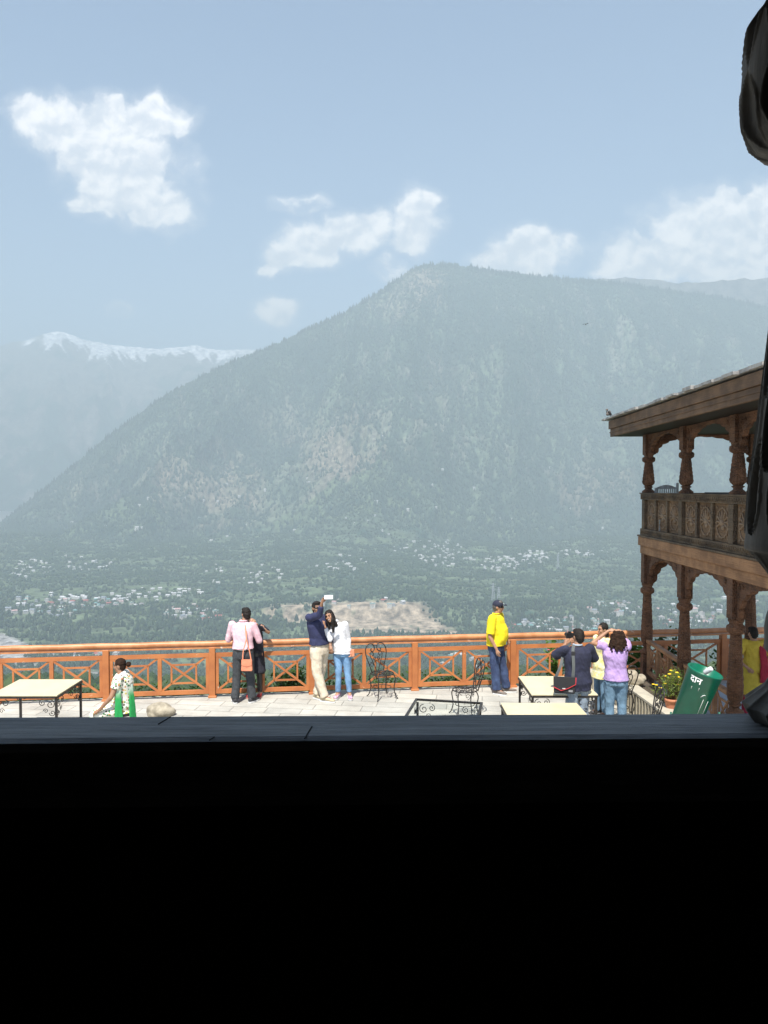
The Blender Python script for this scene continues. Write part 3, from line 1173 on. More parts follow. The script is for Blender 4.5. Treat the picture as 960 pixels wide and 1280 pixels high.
def spiral(c, r, a0, turns, ax, az, n=26, r1=.15):
    """scroll curling in from radius r; ax,az plane axes"""
    out = []
    for i in range(n + 1):
        f = i / n
        a = a0 + turns * 2 * PI * f
        rr = r * (1 - (1 - r1) * f)
        out.append(Vector(c) + Vector(ax) * (rr * math.cos(a)) + Vector(az) * (rr * math.sin(a)))
    return out


def scroll_bracket(b, corner, ax, r=.07):
    """iron scrolls in the corner between a leg and the table edge"""
    Z_ = Vector((0, 0, 1))
    c = Vector(corner)
    A = Vector(ax)
    b.tube(spiral(c + A * .09 - Z_ * .09, r, PI / 2, 1.4, A, Z_), .006, 5)
    b.tube(spiral(c + A * .21 - Z_ * .07, r * .75, PI / 2, -1.4, A, Z_), .006, 5)
    b.tube(spiral(c + A * .06 - Z_ * .22, r * .7, 0, -1.4, A, Z_), .006, 5)
    b.tube(spiral(c + A * .16 - Z_ * .19, r * .55, 0, 1.3, A, Z_), .005, 5)


def iron_table(c, w, d, label, top='cream', rz=0.0, h=.75):
    root = empty('patio_table', (c[0], c[1], 0), label, 'table', 'wrought iron tables on the terrace', rz)
    b = MB()
    if top == 'cream':
        b.box(-w / 2, w / 2, -d / 2, d / 2, h - .022, h)
        b.build('table_top', cream, root, bevel=.006)
    else:
        b.box(-w / 2 + .016, w / 2 - .016, -d / 2 + .016, d / 2 - .016, h - .012, h - .004)
        b.build('table_top', MATS['table_glass'], root)
    b = MB()
    for s in (-1, 1):
        b.box(-w / 2 + .015, w / 2 - .015, s * (d / 2 - .0) - .014, s * (d / 2) + .014, h - .05, h - .0235) if top == 'cream' else b.box(-w / 2 - .016, w / 2 + .016, s * d / 2 - .016, s * d / 2 + .016, h - .03, h)
        b.box(s * w / 2 - .014, s * w / 2 + .014, -d / 2 + .015, d / 2 - .015, h - .05, h - .0235) if top == 'cream' else b.box(s * w / 2 - .016, s * w / 2 + .016, -d / 2 + .0165, d / 2 - .0165, h - .03, h)
    b.build('frame', iron, root)
    for sx in (-1, 1):
        for sy in (-1, 1):
            b = MB().box(-.016, .016, -.016, .016, .0, h - .051)
            b.box(-.022, .022, -.022, .022, .0, .015)
            lg = b.build('leg', iron, root)
            lg.location = (sx * (w / 2 - .02), sy * (d / 2 - .02), 0)
            b = MB()
            scroll_bracket(b, (0, 0, h - .055), (-sx, 0, 0))
            scroll_bracket(b, (0, 0, h - .055), (0, -sy, 0))
            b.build('scroll', iron, lg)
    return root


def make_iron_chair(loc, rz, label):
    """round seated bistro chair, heart shaped scroll back; faces -y before rotation"""
    root = empty('iron_chair', (loc[0], loc[1], 0), label, 'chair', 'wrought iron chairs on the terrace', rz)
    X_, Z_ = Vector((1, 0, 0)), Vector((0, .16, 1)).normalized()
    b = MB()
    sr = .205
    b.tube([Vector((sr * math.cos(a), sr * math.sin(a), .45)) for a in np.linspace(0, 2 * PI, 29)[:-1]], .011, 6, closed=True)
    b.tube([Vector((sr * .45 * math.cos(a), sr * .45 * math.sin(a), .45)) for a in np.linspace(0, 2 * PI, 21)[:-1]], .007, 5, closed=True)
    for k in range(8):
        a = k * PI / 4
        c = Vector((.145 * math.cos(a), .145 * math.sin(a), .45))
        b.tube(spiral(c, .05, a, 1.3, (1, 0, 0), (0, 1, 0), 16), .005, 5)
    b.tube(spiral((0, 0, .45), .08, 0, 1.8, (1, 0, 0), (0, 1, 0), 20), .005, 5)
    b.build('seat', iron, root)
    b = MB()
    by = .19

    def bp(x, z):
        return Vector((x, by + (z - .45) * .2, z))
    # outer heart loop
    for s in (-1, 1):
        pts = [bp(s * .12, .45), bp(s * .16, .58), bp(s * .205, .72), bp(s * .215, .84), bp(s * .17, .93), bp(s * .09, .955), bp(s * .035, .91), bp(s * .03, .85), bp(s * .07, .81), bp(s * .105, .835), bp(s * .09, .87)]
        b.tube(smooth_line(pts, 4), .010, 6)
        pts = [bp(s * .02, .47), bp(s * .07, .6), bp(s * .12, .72), bp(s * .12, .79), bp(s * .07, .8), bp(s * .055, .75), bp(s * .085, .73)]
        b.tube(smooth_line(pts, 4), .008, 6)
        b.tube([bp(s * .06 + .05 * s + .045 * math.cos(a) * s * (1 - a / 14), .58 + .045 * math.sin(a) * (1 - a / 14)) for a in np.linspace(0, 9, 20)], .006, 5)
        b.tube([bp(s * .045 + .04 * math.cos(a) * s * (1 - a / 12), .69 + .04 * math.sin(a) * (1 - a / 12)) for a in np.linspace(2, 10, 18)], .006, 5)
    b.tube([bp(.05 * math.cos(a), .945 + .035 * math.sin(a)) for a in np.linspace(0, 2 * PI, 15)[:-1]], .006, 5, closed=True)
    b.build('backrest', iron, root)
    for sx in (-1, 1):
        for sy in (-1, 1):
            x, y = sx * .15, sy * .15
            pts = [(x, y, .45), (x * 1.18, y * 1.18, .36), (x * 1.05, y * 1.05, .2), (x * 1.2, y * 1.2, .06), (x * 1.42, y * 1.42, .008)]
            lg = MB().tube(smooth_line([Vector(p) for p in pts], 4), .010, 6).build('leg', iron, root)
    b = MB()
    b.tube([Vector((.16 * math.cos(a), .16 * math.sin(a), .2)) for a in np.linspace(0, 2 * PI, 25)[:-1]], .007, 5, closed=True)
    for k in range(4):
        a = k * PI / 2 + .0
        b.tube(spiral((.15 * math.cos(a), .15 * math.sin(a), .37), .055, -PI / 2, 1.3, (-math.sin(a), math.cos(a), 0), (0, 0, 1), 16), .005, 5)
    b.build('stretcher', iron, root)
    return root


def smooth_line(pts, k):
    """Catmull-Rom through points"""
    out = []
    n = len(pts)
    for i in range(n - 1):
        p0, p1, p2, p3 = pts[max(i - 1, 0)], pts[i], pts[i + 1], pts[min(i + 2, n - 1)]
        for j in range(k):
            t_ = j / k
            out.append(.5 * ((2 * p1) + (p2 - p0) * t_ + (2 * p0 - 5 * p1 + 4 * p2 - p3) * t_ * t_ + (3 * p1 - p0 - 3 * p2 + p3) * t_ ** 3))
    out.append(pts[-1])
    return out


fl, fr, nr_ = G(18, 849, .75), G(97, 847, .75), G(72, 869, .75)
iron_table(((fl.x + fr.x) / 2 + .1, (fl.y + nr_.y) / 2), 1.02, fl.y - nr_.y, 'cream topped iron table standing alone at the left end of the terrace')
a, c = G(648, 845, .75), G(660, 868, .75)
iron_table((a.x + .5, (a.y + c.y) / 2), 1.0, a.y - c.y, 'cream topped iron table left of the photographer, the farther of the right pair')
a = G(626, 878.5, .75)
iron_table((a.x + .55, a.y - .5), 1.1, 1.0, 'cream topped iron table in front of the photographer, nearest the dark sill')
a, c = G(516, 873.5, .75), G(593, 878, .75)
tb = iron_table(((a.x + c.x) / 2 - .02, (a.y + c.y) / 2 - .46), .96, .96, 'iron table frame with a clear glass top below the second chair', 'glass', math.atan2(c.y - a.y, c.x - a.x))
make_iron_chair(G(478, 872, 0), R(28), 'black iron chair with heart shaped scroll back between the couple and the capped man')
make_iron_chair(G(581, 895, 0), R(-78), 'black iron chair behind the glass table, turned sideways to the left')
make_iron_chair((3.93, 12.75), R(185), 'black iron chair behind the lilac shirted woman beside the planter wall')
make_iron_chair((3.76, 11.15), R(-95), 'black iron chair seen edge on, right of the lilac shirted woman')
sto = empty('stool', (-3.97, 11.6, 0), 'low dark stool under the seated woman in the green and white sari', 'stool')
MB().lathe([(.17, .42), (.18, .43), (.18, .455), (.17, .46)], 24).build('seat', iron, sto)
for k in range(3):
    a = k * 2 * PI / 3
    MB().tube([(.12 * math.cos(a), .12 * math.sin(a), .42), (.17 * math.cos(a), .17 * math.sin(a), 0)], .012, 8).build('leg', iron, sto)

# ---------------------------------------------------------------- stones
stone = mat('pale_rock', (0.42, 0.37, 0.28), (0.22, 0.19, 0.14), rough=.9, scale=7, bump=.012)


def rock(name, loc, r, label, seed, cat='rock', group=None):
    bm = bmesh.new()
    bmesh.ops.create_icosphere(bm, subdivisions=4, radius=1)
    for v in bm.verts:
        p = v.co.copy()
        q = fbm(np.array([p.x * 1.3 + seed, p.y * 1.3 + seed]), np.array([p.z * 1.3 + p.y, p.x + 2.0 * p.z]), seed, 4)
        f = .72 + .30 * float(q[0]) + .25 * float(q[1])
        v.co = Vector((p.x * r[0], p.y * r[1], p.z * r[2])) * f
    me = bpy.data.meshes.new(name)
    bm.to_mesh(me)
    bm.free()
    o = link(name, me, stone, smooth=True)
    o.location = loc
    return tag(o, label, cat, group)


g = G(200, 894, 0)
rock('boulder', (g.x, g.y, .07), (.24, .18, .15), 'pale rough boulder lying on the paving right of the sari', 3)

# ---------------------------------------------------------------- planter wall
conc = mat('rendered_planter', (0.40, 0.36, 0.27), (0.30, 0.265, 0.20), rough=.9, scale=5, bump=.006)
pw = empty('planter', (4.2, 13, 0), 'low pale planter wall with flat coping running to the pavilion', 'planter')
PL = [Vector((3.78, 14.45)), Vector((4.22, 13.35)), Vector((4.30, 11.6)), Vector((4.32, 9.4))]
b, b2, b3 = MB(), MB(), MB()
for i in range(3):
    p, q = PL[i], PL[i + 1]
    d = (q - p).normalized()
    nn = Vector((-d.y, d.x))   # to the right side
    if nn.x < 0:
        nn = -nn
    e0 = .0 if i == 0 else .0
    quad = [p, q, q + nn * .16, p + nn * .16]
    b.prism([(v.x - 4.2, v.y - 13) for v in quad], .001 + i * .0005, .38 - i * .0005, 'XY')
    quad = [p - nn * .03 - d * .0, q - nn * .03 + d * .0, q + nn * .2, p + nn * .2]
    b2.prism([(v.x - 4.2, v.y - 13) for v in quad], .382 + i * .002, .43 + i * .002, 'XY')
    L = (q - p).length
    for k in range(int(L / .13)):
        c_ = p + d * (.07 + k * .13) - nn * .012
        b.box(c_.x - 4.2 - .02, c_.x - 4.2 + .02, c_.y - 13 - .03, c_.y - 13 + .03, .0, .375)
b.build('wall', conc, pw)
b2.build('coping', mat('planter_coping', (0.48, 0.44, 0.35), (0.38, 0.35, 0.28), rough=.85, scale=4, bump=.004), pw, bevel=.008)
b3.prism([(PL[0].x + .15 - 4.2, 14.5 - 13), (PL[1].x + .17 - 4.2, .36), (PL[2].x + .165 - 4.2, -1.4), (PL[3].x + .165 - 4.2, -3.6), (.52, -3.6), (.62, 1.55)], .0, .33, 'XY')
b3.build('soil', soil, pw)
g = G(792.5, 848, .43)
rock('stone', (4.45, 13.72, .50), (.12, .11, .10), 'rounded stone at the back of the planter corner group', 5, 'stone', 'stones on the planter corner')
rock('stone', (4.40, 13.36, .49), (.15, .12, .11), 'largest rounded stone at the front of the planter corner group', 8, 'stone', 'stones on the planter corner')
rock('stone', (4.56, 13.52, .48), (.09, .09, .08), 'smallest rounded stone, right of the others on the planter corner', 11, 'stone', 'stones on the planter corner')

# flower pot
terra = mat('terracotta', (0.50, 0.20, 0.10), (0.40, 0.15, 0.08), rough=.8, scale=9)
pot = empty('flower_pot', (4.50, 11.9, .335), 'terracotta pot beside the green bin holding yellow flowers', 'pot')
MB().lathe([(.075, 0), (.10, .15), (.108, .2), (.125, .2), (.125, .245), (.108, .245), (.1, .2), (.02, .19)], 24, cap=False).build('pot_body', terra, pot)
leafy('flowering_plant', (4.50, 11.9, .52), 'feathery plant with yellow flowers growing in the terracotta pot', 'plant', (.09, .14, .03), (.24, .30, .06), .2, .2, .5, 900, .06, ((.95, .62, .02), 9, .03), 21, 22, aspect=.22)
leafy('flowering_plant', (4.38 + .12, 12.5, .3), 'small yellow flowered plant in the planter soil behind the pot', 'plant', (.09, .14, .03), (.2, .26, .05), .15, .2, .3, 250, .05, ((.95, .68, .03), 4, .03), 22, 10, aspect=.25)

# ---------------------------------------------------------------- green bin
gp = mat('green_bin_paint', (0.0, 0.155, 0.085), (0.0, 0.12, 0.068), rough=.32, scale=4, wear=((0.30, 0.45, 0.38), .2, 30), spec=.6)
bn = empty('litter_bin', (4.215, 10.25, 1.125), 'tilted dark green litter bin with white Hindi lettering beside the carved column', 'bin')
bn.rotation_euler = (R(9), R(16.5), R(0))
bn.scale = (.93, .93, .93)
pr = [(.185, -.50), (.20, -.495), (.240, .30), (.247, .305), (.247, .33), (.236, .335), (.222, .33), (.20, -.30), (.01, -.45)]
MB().lathe(pr, 40, cap=False).build('drum', gp, bn)
MB().tube([(.24 * math.cos(a), .24 * math.sin(a), .325) for a in np.linspace(0, 2 * PI, 41)[:-1]], .011, 8, closed=True).build('rim', gp, bn)
MB().lathe([(.005, .265), (.12, .25), (.225, .225), (.215, .20), (.005, .20)], 24).build('litter', mat('shade_dark_rubbish', (.05, .05, .05), (.2, .19, .17), rough=.9, scale=25, bump=.03), bn)  # rubbish set high and dark, standing in for shade inside the drum
wt = mat('white_lettering', (0.85, 0.85, 0.83), rough=.6)
cu_ = bpy.data.curves.new('lettering', 'FONT')
cu_.body = 'दान'
cu_.size = .125
cu_.extrude = .0
cu_.offset = .0028
cu_.resolution_u = 4
to = bpy.data.objects.new('tmp', cu_)
COL.objects.link(to)
dg = bpy.context.evaluated_depsgraph_get()
me = bpy.data.meshes.new_from_object(to.evaluated_get(dg))
bpy.data.objects.remove(to)
bm = bmesh.new()
bm.from_mesh(me)
for it in range(3):
    bmesh.ops.subdivide_edges(bm, edges=[e for e in bm.edges if e.calc_length() > .02], cuts=1)
bmesh.ops.triangulate(bm, faces=bm.faces[:])
for v in bm.verts:
    x, z = v.co.x, v.co.y
    zz = .19 + z - .02
    rr = .20 + (.240 - .20) * (zz + .495) / .795 + .0018
    a = -PI / 2 - 1.12 + x / rr
    v.co = Vector((rr * math.cos(a), rr * math.sin(a), zz))
bm.to_mesh(me)
bm.free()
link('lettering', me, wt, bn)
# drips of white paint below the writing
b = MB()
for (aa, z0_, z1_) in ((-PI / 2 - .85, .10, .06), (-PI / 2 - .42, .12, .07), (-PI / 2 + .05, -.02, -.25), (-PI / 2 + .4, -.03, -.28)):
    for k in range(1):
        r0 = .2335
        b.tube([(r0 * math.cos(aa), r0 * math.sin(aa), z0_), (.226 * math.cos(aa), .226 * math.sin(aa), z1_)], .0022, 5)
sp_ = [(-.30, .0), (-.22, .03), (-.12, .045), (-.05, .04)]
b.tube([(.2265 * math.cos(-PI / 2 + .15 + a), .2285 * math.sin(-PI / 2 + .15 + a), z + .0) for a, z in sp_], .004, 5)
b.build('paint_drip', wt, bn)
st = MB()
for s in (-1, 1):
    st.tube([(s * .33, 0, 0), (s * .33, 0, .80)], .016, 8)
    st.tube([(s * .33, -.2, .015), (s * .33, .2, .015)], .016, 8)
st.tube([(-.33, 0, .03), (.33, 0, .03)], .014, 8)
o = st.build('bin_stand', mat('green_stand_paint', (0, .1, .06), rough=.5))
o.location = (4.25, 10.40, 0)
tag(o, 'green steel stand carrying the tilted litter bin', 'stand')
b = MB().lathe([(.03, 0), (.034, .01), (.034, .10), (.03, .12), (.012, .125)], 16)
o = b.build('cup', mat('white_plastic', (.75, .76, .78), rough=.4))
o.location = (4.29, 10.20, 1.39)
o.rotation_euler = (R(35), R(40), 0)
tag(o, 'white paper cup lying on top of the rubbish in the bin', 'cup')
# ================================================================ carved pavilion on the right
def carved_wood(name, c1, c2, scale=26, bump=.006, rough=.65, dots=True):
    m, t, bs = base(name, rough, 0, .3)
    tc = t.node('ShaderNodeTexCoord')
    v = tc.outputs['Object']
    n = t.noise(v, 3, 5, .6)
    g = t.node('ShaderNodeMapping')
    g.inputs['Scale'].default_value = (6, 1.2, 30)
    t.l.new(v, g.inputs[0])
    gr = t.noise(g.outputs[0], 2.5, 5, .65)
    c = t.mix(t.smooth(t.math('ADD', t.math('MULTIPLY', n, .6), t.math('MULTIPLY', gr, .4)), .4, .62), c2, c1)
    vo = t.node('ShaderNodeTexVoronoi')
    vo.inputs['Scale'].default_value = scale
    t.l.new(v, vo.inputs['Vector'])
    hgt = t.math('ADD', t.math('MULTIPLY', vo.outputs['Distance'], 1.0 if dots else 0.1), t.math('MULTIPLY', gr, .35))
    b = t.node('ShaderNodeBump')
    b.inputs['Distance'].default_value = bump
    t.l.new(hgt, b.inputs['Height'])
    t.l.new(b.outputs[0], bs.inputs['Normal'])
    t.l.new(c, bs.inputs['Base Color'])
    return m


redwood = carved_wood('carved_brown_timber', (0.22, 0.105, 0.054), (0.085, 0.040, 0.021), 45, .022)
plain = carved_wood('plain_brown_timber', (0.40, 0.21, 0.10), (0.22, 0.11, 0.053), 20, .003, dots=False)
panelw = carved_wood('carved_panel_timber', (0.25, 0.15, 0.078), (0.13, 0.074, 0.038), 42, .014)
greyw = carved_wood('weathered_carved_border', (0.20, 0.135, 0.078), (0.10, 0.068, 0.042), 48, .016)
eavew = carved_wood('eave_board_timber', (0.21, 0.118, 0.062), (0.11, 0.062, 0.034), 20, .003, dots=False)
slate = mat('roof_slate', (0.42, 0.40, 0.36), (0.22, 0.21, 0.20), rough=.8, scale=7, bump=.01)

PA = math.atan(.035)
pv = empty('pavilion', (4.51, 0, 0), 'two storey carved timber pavilion with arched balcony at the right of the terrace', 'pavilion')
pv.rotation_euler = (0, 0, -PA)
CY = [14.6, 12.6, 10.6, 8.6, 6.6]
DEP = 1.95


def col_carve(r, z, a):
    return r * (1 + .03 * math.cos(8 * a) + (.075 * math.sin(8 * a + z * 75) * math.sin(8 * a - z * 75) if r > .075 else 0))


def column(x, y, z0, z1, kind):
    """kind low: pedestal, tapered carved shaft, ring capital, square head"""
    if kind == 'low':
        b = MB()
        b.box(-.115, .115, -.115, .115, z0, z0 + .12)
        b.box(-.09, .09, -.09, .09, z0 + .121, z0 + .60)
        b.lathe([(.10, z0 + .60), (.125, z0 + .63), (.115, z0 + .67), (.06, z0 + .70), (.058, z0 + .73)], 24)
        ped = b
        sh = MB()
        H0 = z0 + .73
        prof = [(.058, H0), (.085, H0 + .02), (.085, H0 + .035), (.062, H0 + .05), (.095, H0 + .10), (.108, H0 + .16), (.108, H0 + .24)]
        n = 26
        zt = 1.84
        for i in range(1, n + 1):
            f = i / n
            prof.append((.108 - .034 * f, H0 + .24 + (zt - H0 - .24) * f))
        sh.lathe(prof, 64, fn=col_carve)
        cp = MB()
        cp.lathe([(.08, zt), (.118, zt + .03), (.126, zt + .07), (.118, zt + .11), (.09, zt + .13), (.085, zt + .15), (.105, zt + .18), (.10, zt + .21)], 48, fn=lambda r, z, a: r * (1 + .03 * math.cos(16 * a)))
        hd = MB().box(-.095, .095, -.095, .095, zt + .211, z1)
    else:
        ped = MB()
        ped.lathe([(.115, z0), (.115, z0 + .03), (.065, z0 + .07), (.062, z0 + .09), (.09, z0 + .11), (.062, z0 + .125)], 24)
        sh = MB()
        prof = [(.062, z0 + .125), (.10, z0 + .17), (.110, z0 + .21)]
        zt = z0 + .57
        for i in range(1, 15):
            f = i / 14
            prof.append((.110 - .038 * f, z0 + .21 + (zt - z0 - .21) * f))
        sh.lathe(prof, 64, fn=col_carve)
        cp = MB()
        cp.lathe([(.075, zt), (.112, zt + .025), (.118, zt + .06), (.112, zt + .095), (.08, zt + .115), (.08, zt + .13), (.1, zt + .15)], 48, fn=lambda r, z, a: r * (1 + .03 * math.cos(16 * a)))
        hd = MB().box(-.09, .09, -.09, .09, zt + .151, z1)
    root = None
    c = sh.build('column', redwood, pv)
    c.location = (x, y, 0)
    q = ped.build('pedestal', redwood, c)
    q = cp.build('capital', redwood, c)
    q = hd.build('column_head', redwood, c)
    return c


for y in CY:
    column(0, y, .1, 2.61, 'low')
    column(0, y, 3.77, 4.868, 'high')
for y in (CY[0], CY[4]):
    column(DEP, y, .1, 2.61, 'low')
    column(DEP, y, 3.77, 4.868, 'high')


def arch(y0, y1, zs, zt, x, n=44, th=.035, flat=.0):
    """scalloped arch spandrel board between two columns"""
    pts = []
    ya, yb = y0 + .096, y1 - .096
    mid, hw = (ya + yb) / 2, (yb - ya) / 2
    outer = [(ya, zs), (ya, zt), (yb, zt), (yb, zs)]
    inner = []
    for i in range(n * 3 + 1):
        f = i / (n * 3)
        a = PI * f
        k = 1 + .04 * abs(math.sin(a * 12))
        yy = mid + math.cos(a) * (hw - .03) * (1 if abs(math.cos(a)) > .999 else (2 - k) * .99)
        zz = zs + (zt - zs - .03) * math.sin(a) ** .9 * (2 - k)
        inner.append((yy, zz))
    poly = outer + inner
    b = MB()
    # strips instead of one concave face
    m_ = len(inner)
    for i in range(m_ - 1):
        (a0, b0), (a1, b1) = inner[i], inner[i + 1]
        vs = [Vector((xx, p[0], p[1])) for xx in (x - th, x + th) for p in ((a0, b0), (a1, b1), (a1, zt), (a0, zt))]
        b.add(vs, [(0, 1, 2, 3), (4, 7, 6, 5), (0, 4, 5, 1)])
    for (e, s) in ((ya, inner[-1][0]), (inner[0][0], yb)):
        b.box(x - th, x + th, min(e, s), max(e, s), zs, zt)
    b.box(x - th - .012, x + th + .012, ya, yb, zt - .035, zt - .001)
    # raised leaf scrolls in the two corners of the spandrel
    for s, yc in ((1, ya), (-1, yb)):
        for (dy, dz, rr) in ((.10, .11, .05), (.2, .085, .035), (.075, .24, .04)):
            c = Vector((x - th - .004, yc + s * dy, zt - dz))
            b.tube(spiral(c, rr, PI / 2, 1.3 * s, (0, 1, 0), (0, 0, 1), 18), .009, 5)
    return b


for i in range(4):
    arch(CY[i + 1], CY[i], 2.05, 2.608, 0).build('arch', redwood, pv)
    arch(CY[i + 1], CY[i], 4.43, 4.867, 0).build('arch', redwood, pv)
    if i in (0, 3):
        pass
# end arch on the far side gable
for (z0_, z1_) in ((2.05, 2.608), (4.5, 4.867)):
    b = arch(.0, DEP, z0_, z1_, 0)
    o = b.build('arch', redwood, pv)
    o.rotation_euler = (0, 0, -PI / 2)
    o.location = (0, 14.6, 0)
    o.data.transform(Matrix.Identity(4))
YA, YB = 6.3, 14.75
MB().box(-.10, .10, YA, YB, 2.611, 2.76).build('beam', plain, pv, bevel=.008)
MB().box(-.135, .12, YA, YB + .03, 2.762, 2.93).build('beam', plain, pv, bevel=.012)
MB().box(-.15, .10, YA, YB + .04, 2.932, 2.965).build('moulding', greyw, pv, bevel=.008)
MB().box(.125, DEP + .1, YA, YB - .01, 2.70, 2.86).build('balcony_floor', plain, pv)
# far end beam across the gable
MB().box(.121, DEP + .12, 14.5, 14.72, 2.45, 2.69).build('beam', plain, pv)
MB().box(DEP - .09, DEP + .09, YA, 14.49, 2.611, 2.699).build('beam', plain, pv)
# carved balustrade panels
ZB, ZT = 2.967, 3.77
MB().box(-.105, .02, YA, YB, ZB, ZB + .12).build('carved_border', greyw, pv, bevel=.006)
MB().box(-.105, .02, YA, YB, ZT - .13, ZT - .022).build('carved_border', greyw, pv, bevel=.006)
MB().box(-.125, .06, YA, YB + .01, ZT - .02, ZT).build('balcony_rail', greyw, pv, bevel=.006)
# carved chevrons on both borders
for zc in (ZB + .06, ZT - .077):
    b = MB()
    k = int((YB - YA) / .075)
    for i in range(k):
        y = YA + .04 + i * .075
        b.bar((-.107, y - .03, zc - .032), (-.107, y, zc + .032), .010, .016, (1, 0, 0))
        b.bar((-.107, y, zc + .032), (-.107, y + .03, zc - .032), .010, .016, (1, 0, 0))
    b.build('border_carving', greyw, pv)


reliefm = carved_wood('highlit_carved_relief', (0.33, 0.225, 0.14), (0.19, 0.125, 0.075), 60, .006)  # paler than the panels: highlights on the carving put into its colour


def motif(b, y, z, w, h, v):
    """peacock like rosette in relief"""
    X0 = -.052
    for k in range(9):
        a = PI * (-.15 + 1.3 * k / 8)
        dy, dz = math.cos(a), math.sin(a)
        c = Vector((X0, y + dy * w * .28, z + dz * h * .2 + .01))
        M = Matrix.Rotation(a, 4, 'X')
        b.ell(c, (.016, w * .17, .014), 8, 5, M=M)
    b.ell((X0, y - .01 * v, z), (.026, w * .13, h * .10), 10, 6)
    b.ell((X0, y - .03, z - h * .13), (.022, w * .10, h * .08), 8, 5)
    b.tube([Vector((X0, y + w * .40 * math.cos(a), z + h * .42 * math.sin(a))) for a in np.linspace(0, 2 * PI, 31)[:-1]], .009, 5, closed=True)
    for k in range(16):
        a = 2 * PI * k / 16
        b.ell((X0, y + w * .43 * math.cos(a), z + h * .44 * math.sin(a)), (.012, .017, .017), 6, 4)
    for sy in (-1, 1):
        for sz in (-1, 1):
            b.tube(spiral((X0, y + sy * w * .38, z + sz * h * .42), .028, 0, 1.2 * sy * sz, (0, 1, 0), (0, 0, 1), 12), .007, 5)
            b.tube(spiral((X0, y + sy * w * .18, z + sz * h * .38), .022, 1, 1.2 * sy * sz, (0, 1, 0), (0, 0, 1), 12), .006, 5)


k = 0
for i in range(4):
    ya, yb = CY[i + 1], CY[i]
    for j in range(3):
        w_ = (yb - ya - .16) / 3
        c_ = ya + .08 + w_ * (j + .5)
        b = MB().box(-.045, -.02, c_ - w_ / 2 + .035, c_ + w_ / 2 - .035, ZB + .122, ZT - .132)
        p = b.build('balcony_panel', panelw, pv)
        b = MB()
        motif(b, c_, (ZB + ZT) / 2 - .01, w_ * .82, ZT - ZB - .3, k % 3 - 1)
        b.build('relief', reliefm, p)
        k += 1
for i in range(5):
    y = CY[i]
    MB().box(-.098, .0, y - .08, y + .08, ZB + .122, ZT - .132).build('stile', greyw, pv, bevel=.008)
    if i < 4:
        for j in (1, 2):
            yy = CY[i + 1] + .08 + (CY[i] - CY[i + 1] - .16) * j / 3
            MB().box(-.09, .0, yy - .035, yy + .035, ZB + .122, ZT - .132).build('stile', greyw, pv, bevel=.006)
# inner lining of the balustrade and the far end balustrade
MB().box(.022, .05, YA, YB - .02, ZB, ZT - .022).build('balcony_lining', panelw, pv)
b = MB()
for x in np.arange(.2, DEP - .1, .12):
    b.box(x - .02, x + .02, 14.58, 14.62, 2.861, ZT - .041)
b.box(.052, DEP - .1, 14.56, 14.64, ZT - .04, ZT - .001)
b.build('end_balustrade', panelw, pv)
# roof
EX = -.57
MB().box(EX, EX + .05, YA - .5, 15.22, 4.87, 5.02).build('eave_board', eavew, pv, bevel=.006)
MB().box(EX - .028, EX + .05, YA - .5, 15.25, 5.022, 5.18).build('eave_board', eavew, pv, bevel=.006)
MB().box(EX - .012, EX - .001, YA - .5, 15.235, 4.945, 4.962).build('eave_moulding', eavew, pv)
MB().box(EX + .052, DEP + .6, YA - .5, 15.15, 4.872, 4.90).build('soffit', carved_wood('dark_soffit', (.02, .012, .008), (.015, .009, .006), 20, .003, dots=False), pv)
MB().box(EX + .052, DEP + .6, 15.152, 15.2, 4.872, 5.16).build('gable_board', eavew, pv)
rs = math.tan(R(5.5))
RX = 1.0
for s in (0, 1):
    b = MB()
    rg = random.Random(5 + s)
    for row in range(9):
        for q in range(30):
            y0_ = YA - .5 + q * .335 - rg.uniform(0, .02)
            y1_ = min(y0_ + .335 + rg.uniform(-.01, .03), 15.33)
            t0_, t1_ = row * .19, row * .19 + .235
            th = .03 + rg.random() * .022
            jx = rg.uniform(-.05, .04) if row == 0 else 0
            xa, xb = EX - .09 + t0_ + jx, EX - .09 + t1_
            if s:
                xa, xb = 2 * RX - xa, 2 * RX - xb
            za = 5.185 + (t0_ + jx) * rs + .024
            zb = 5.185 + t1_ * rs
            if abs(xb - RX) < .02:
                continue
            vs = [Vector((x_, y_, z_ + dz_)) for dz_ in (0, th) for (x_, z_) in ((xa, za), (xb, zb)) for y_ in (y0_, y1_)]
            b.add(vs, [(0, 1, 3, 2), (4, 6, 7, 5), (0, 4, 5, 1), (2, 3, 7, 6), (0, 2, 6, 4), (1, 5, 7, 3)])
    b.build('roof', slate, pv)
b = MB().prism([(EX + .055, 5.16), (2 * RX - EX - .1, 5.16), (RX, 5.16 + (RX - EX) * rs)], YA - .45, 15.19, 'XZ')
b.build('roof_deck', eavew, pv)
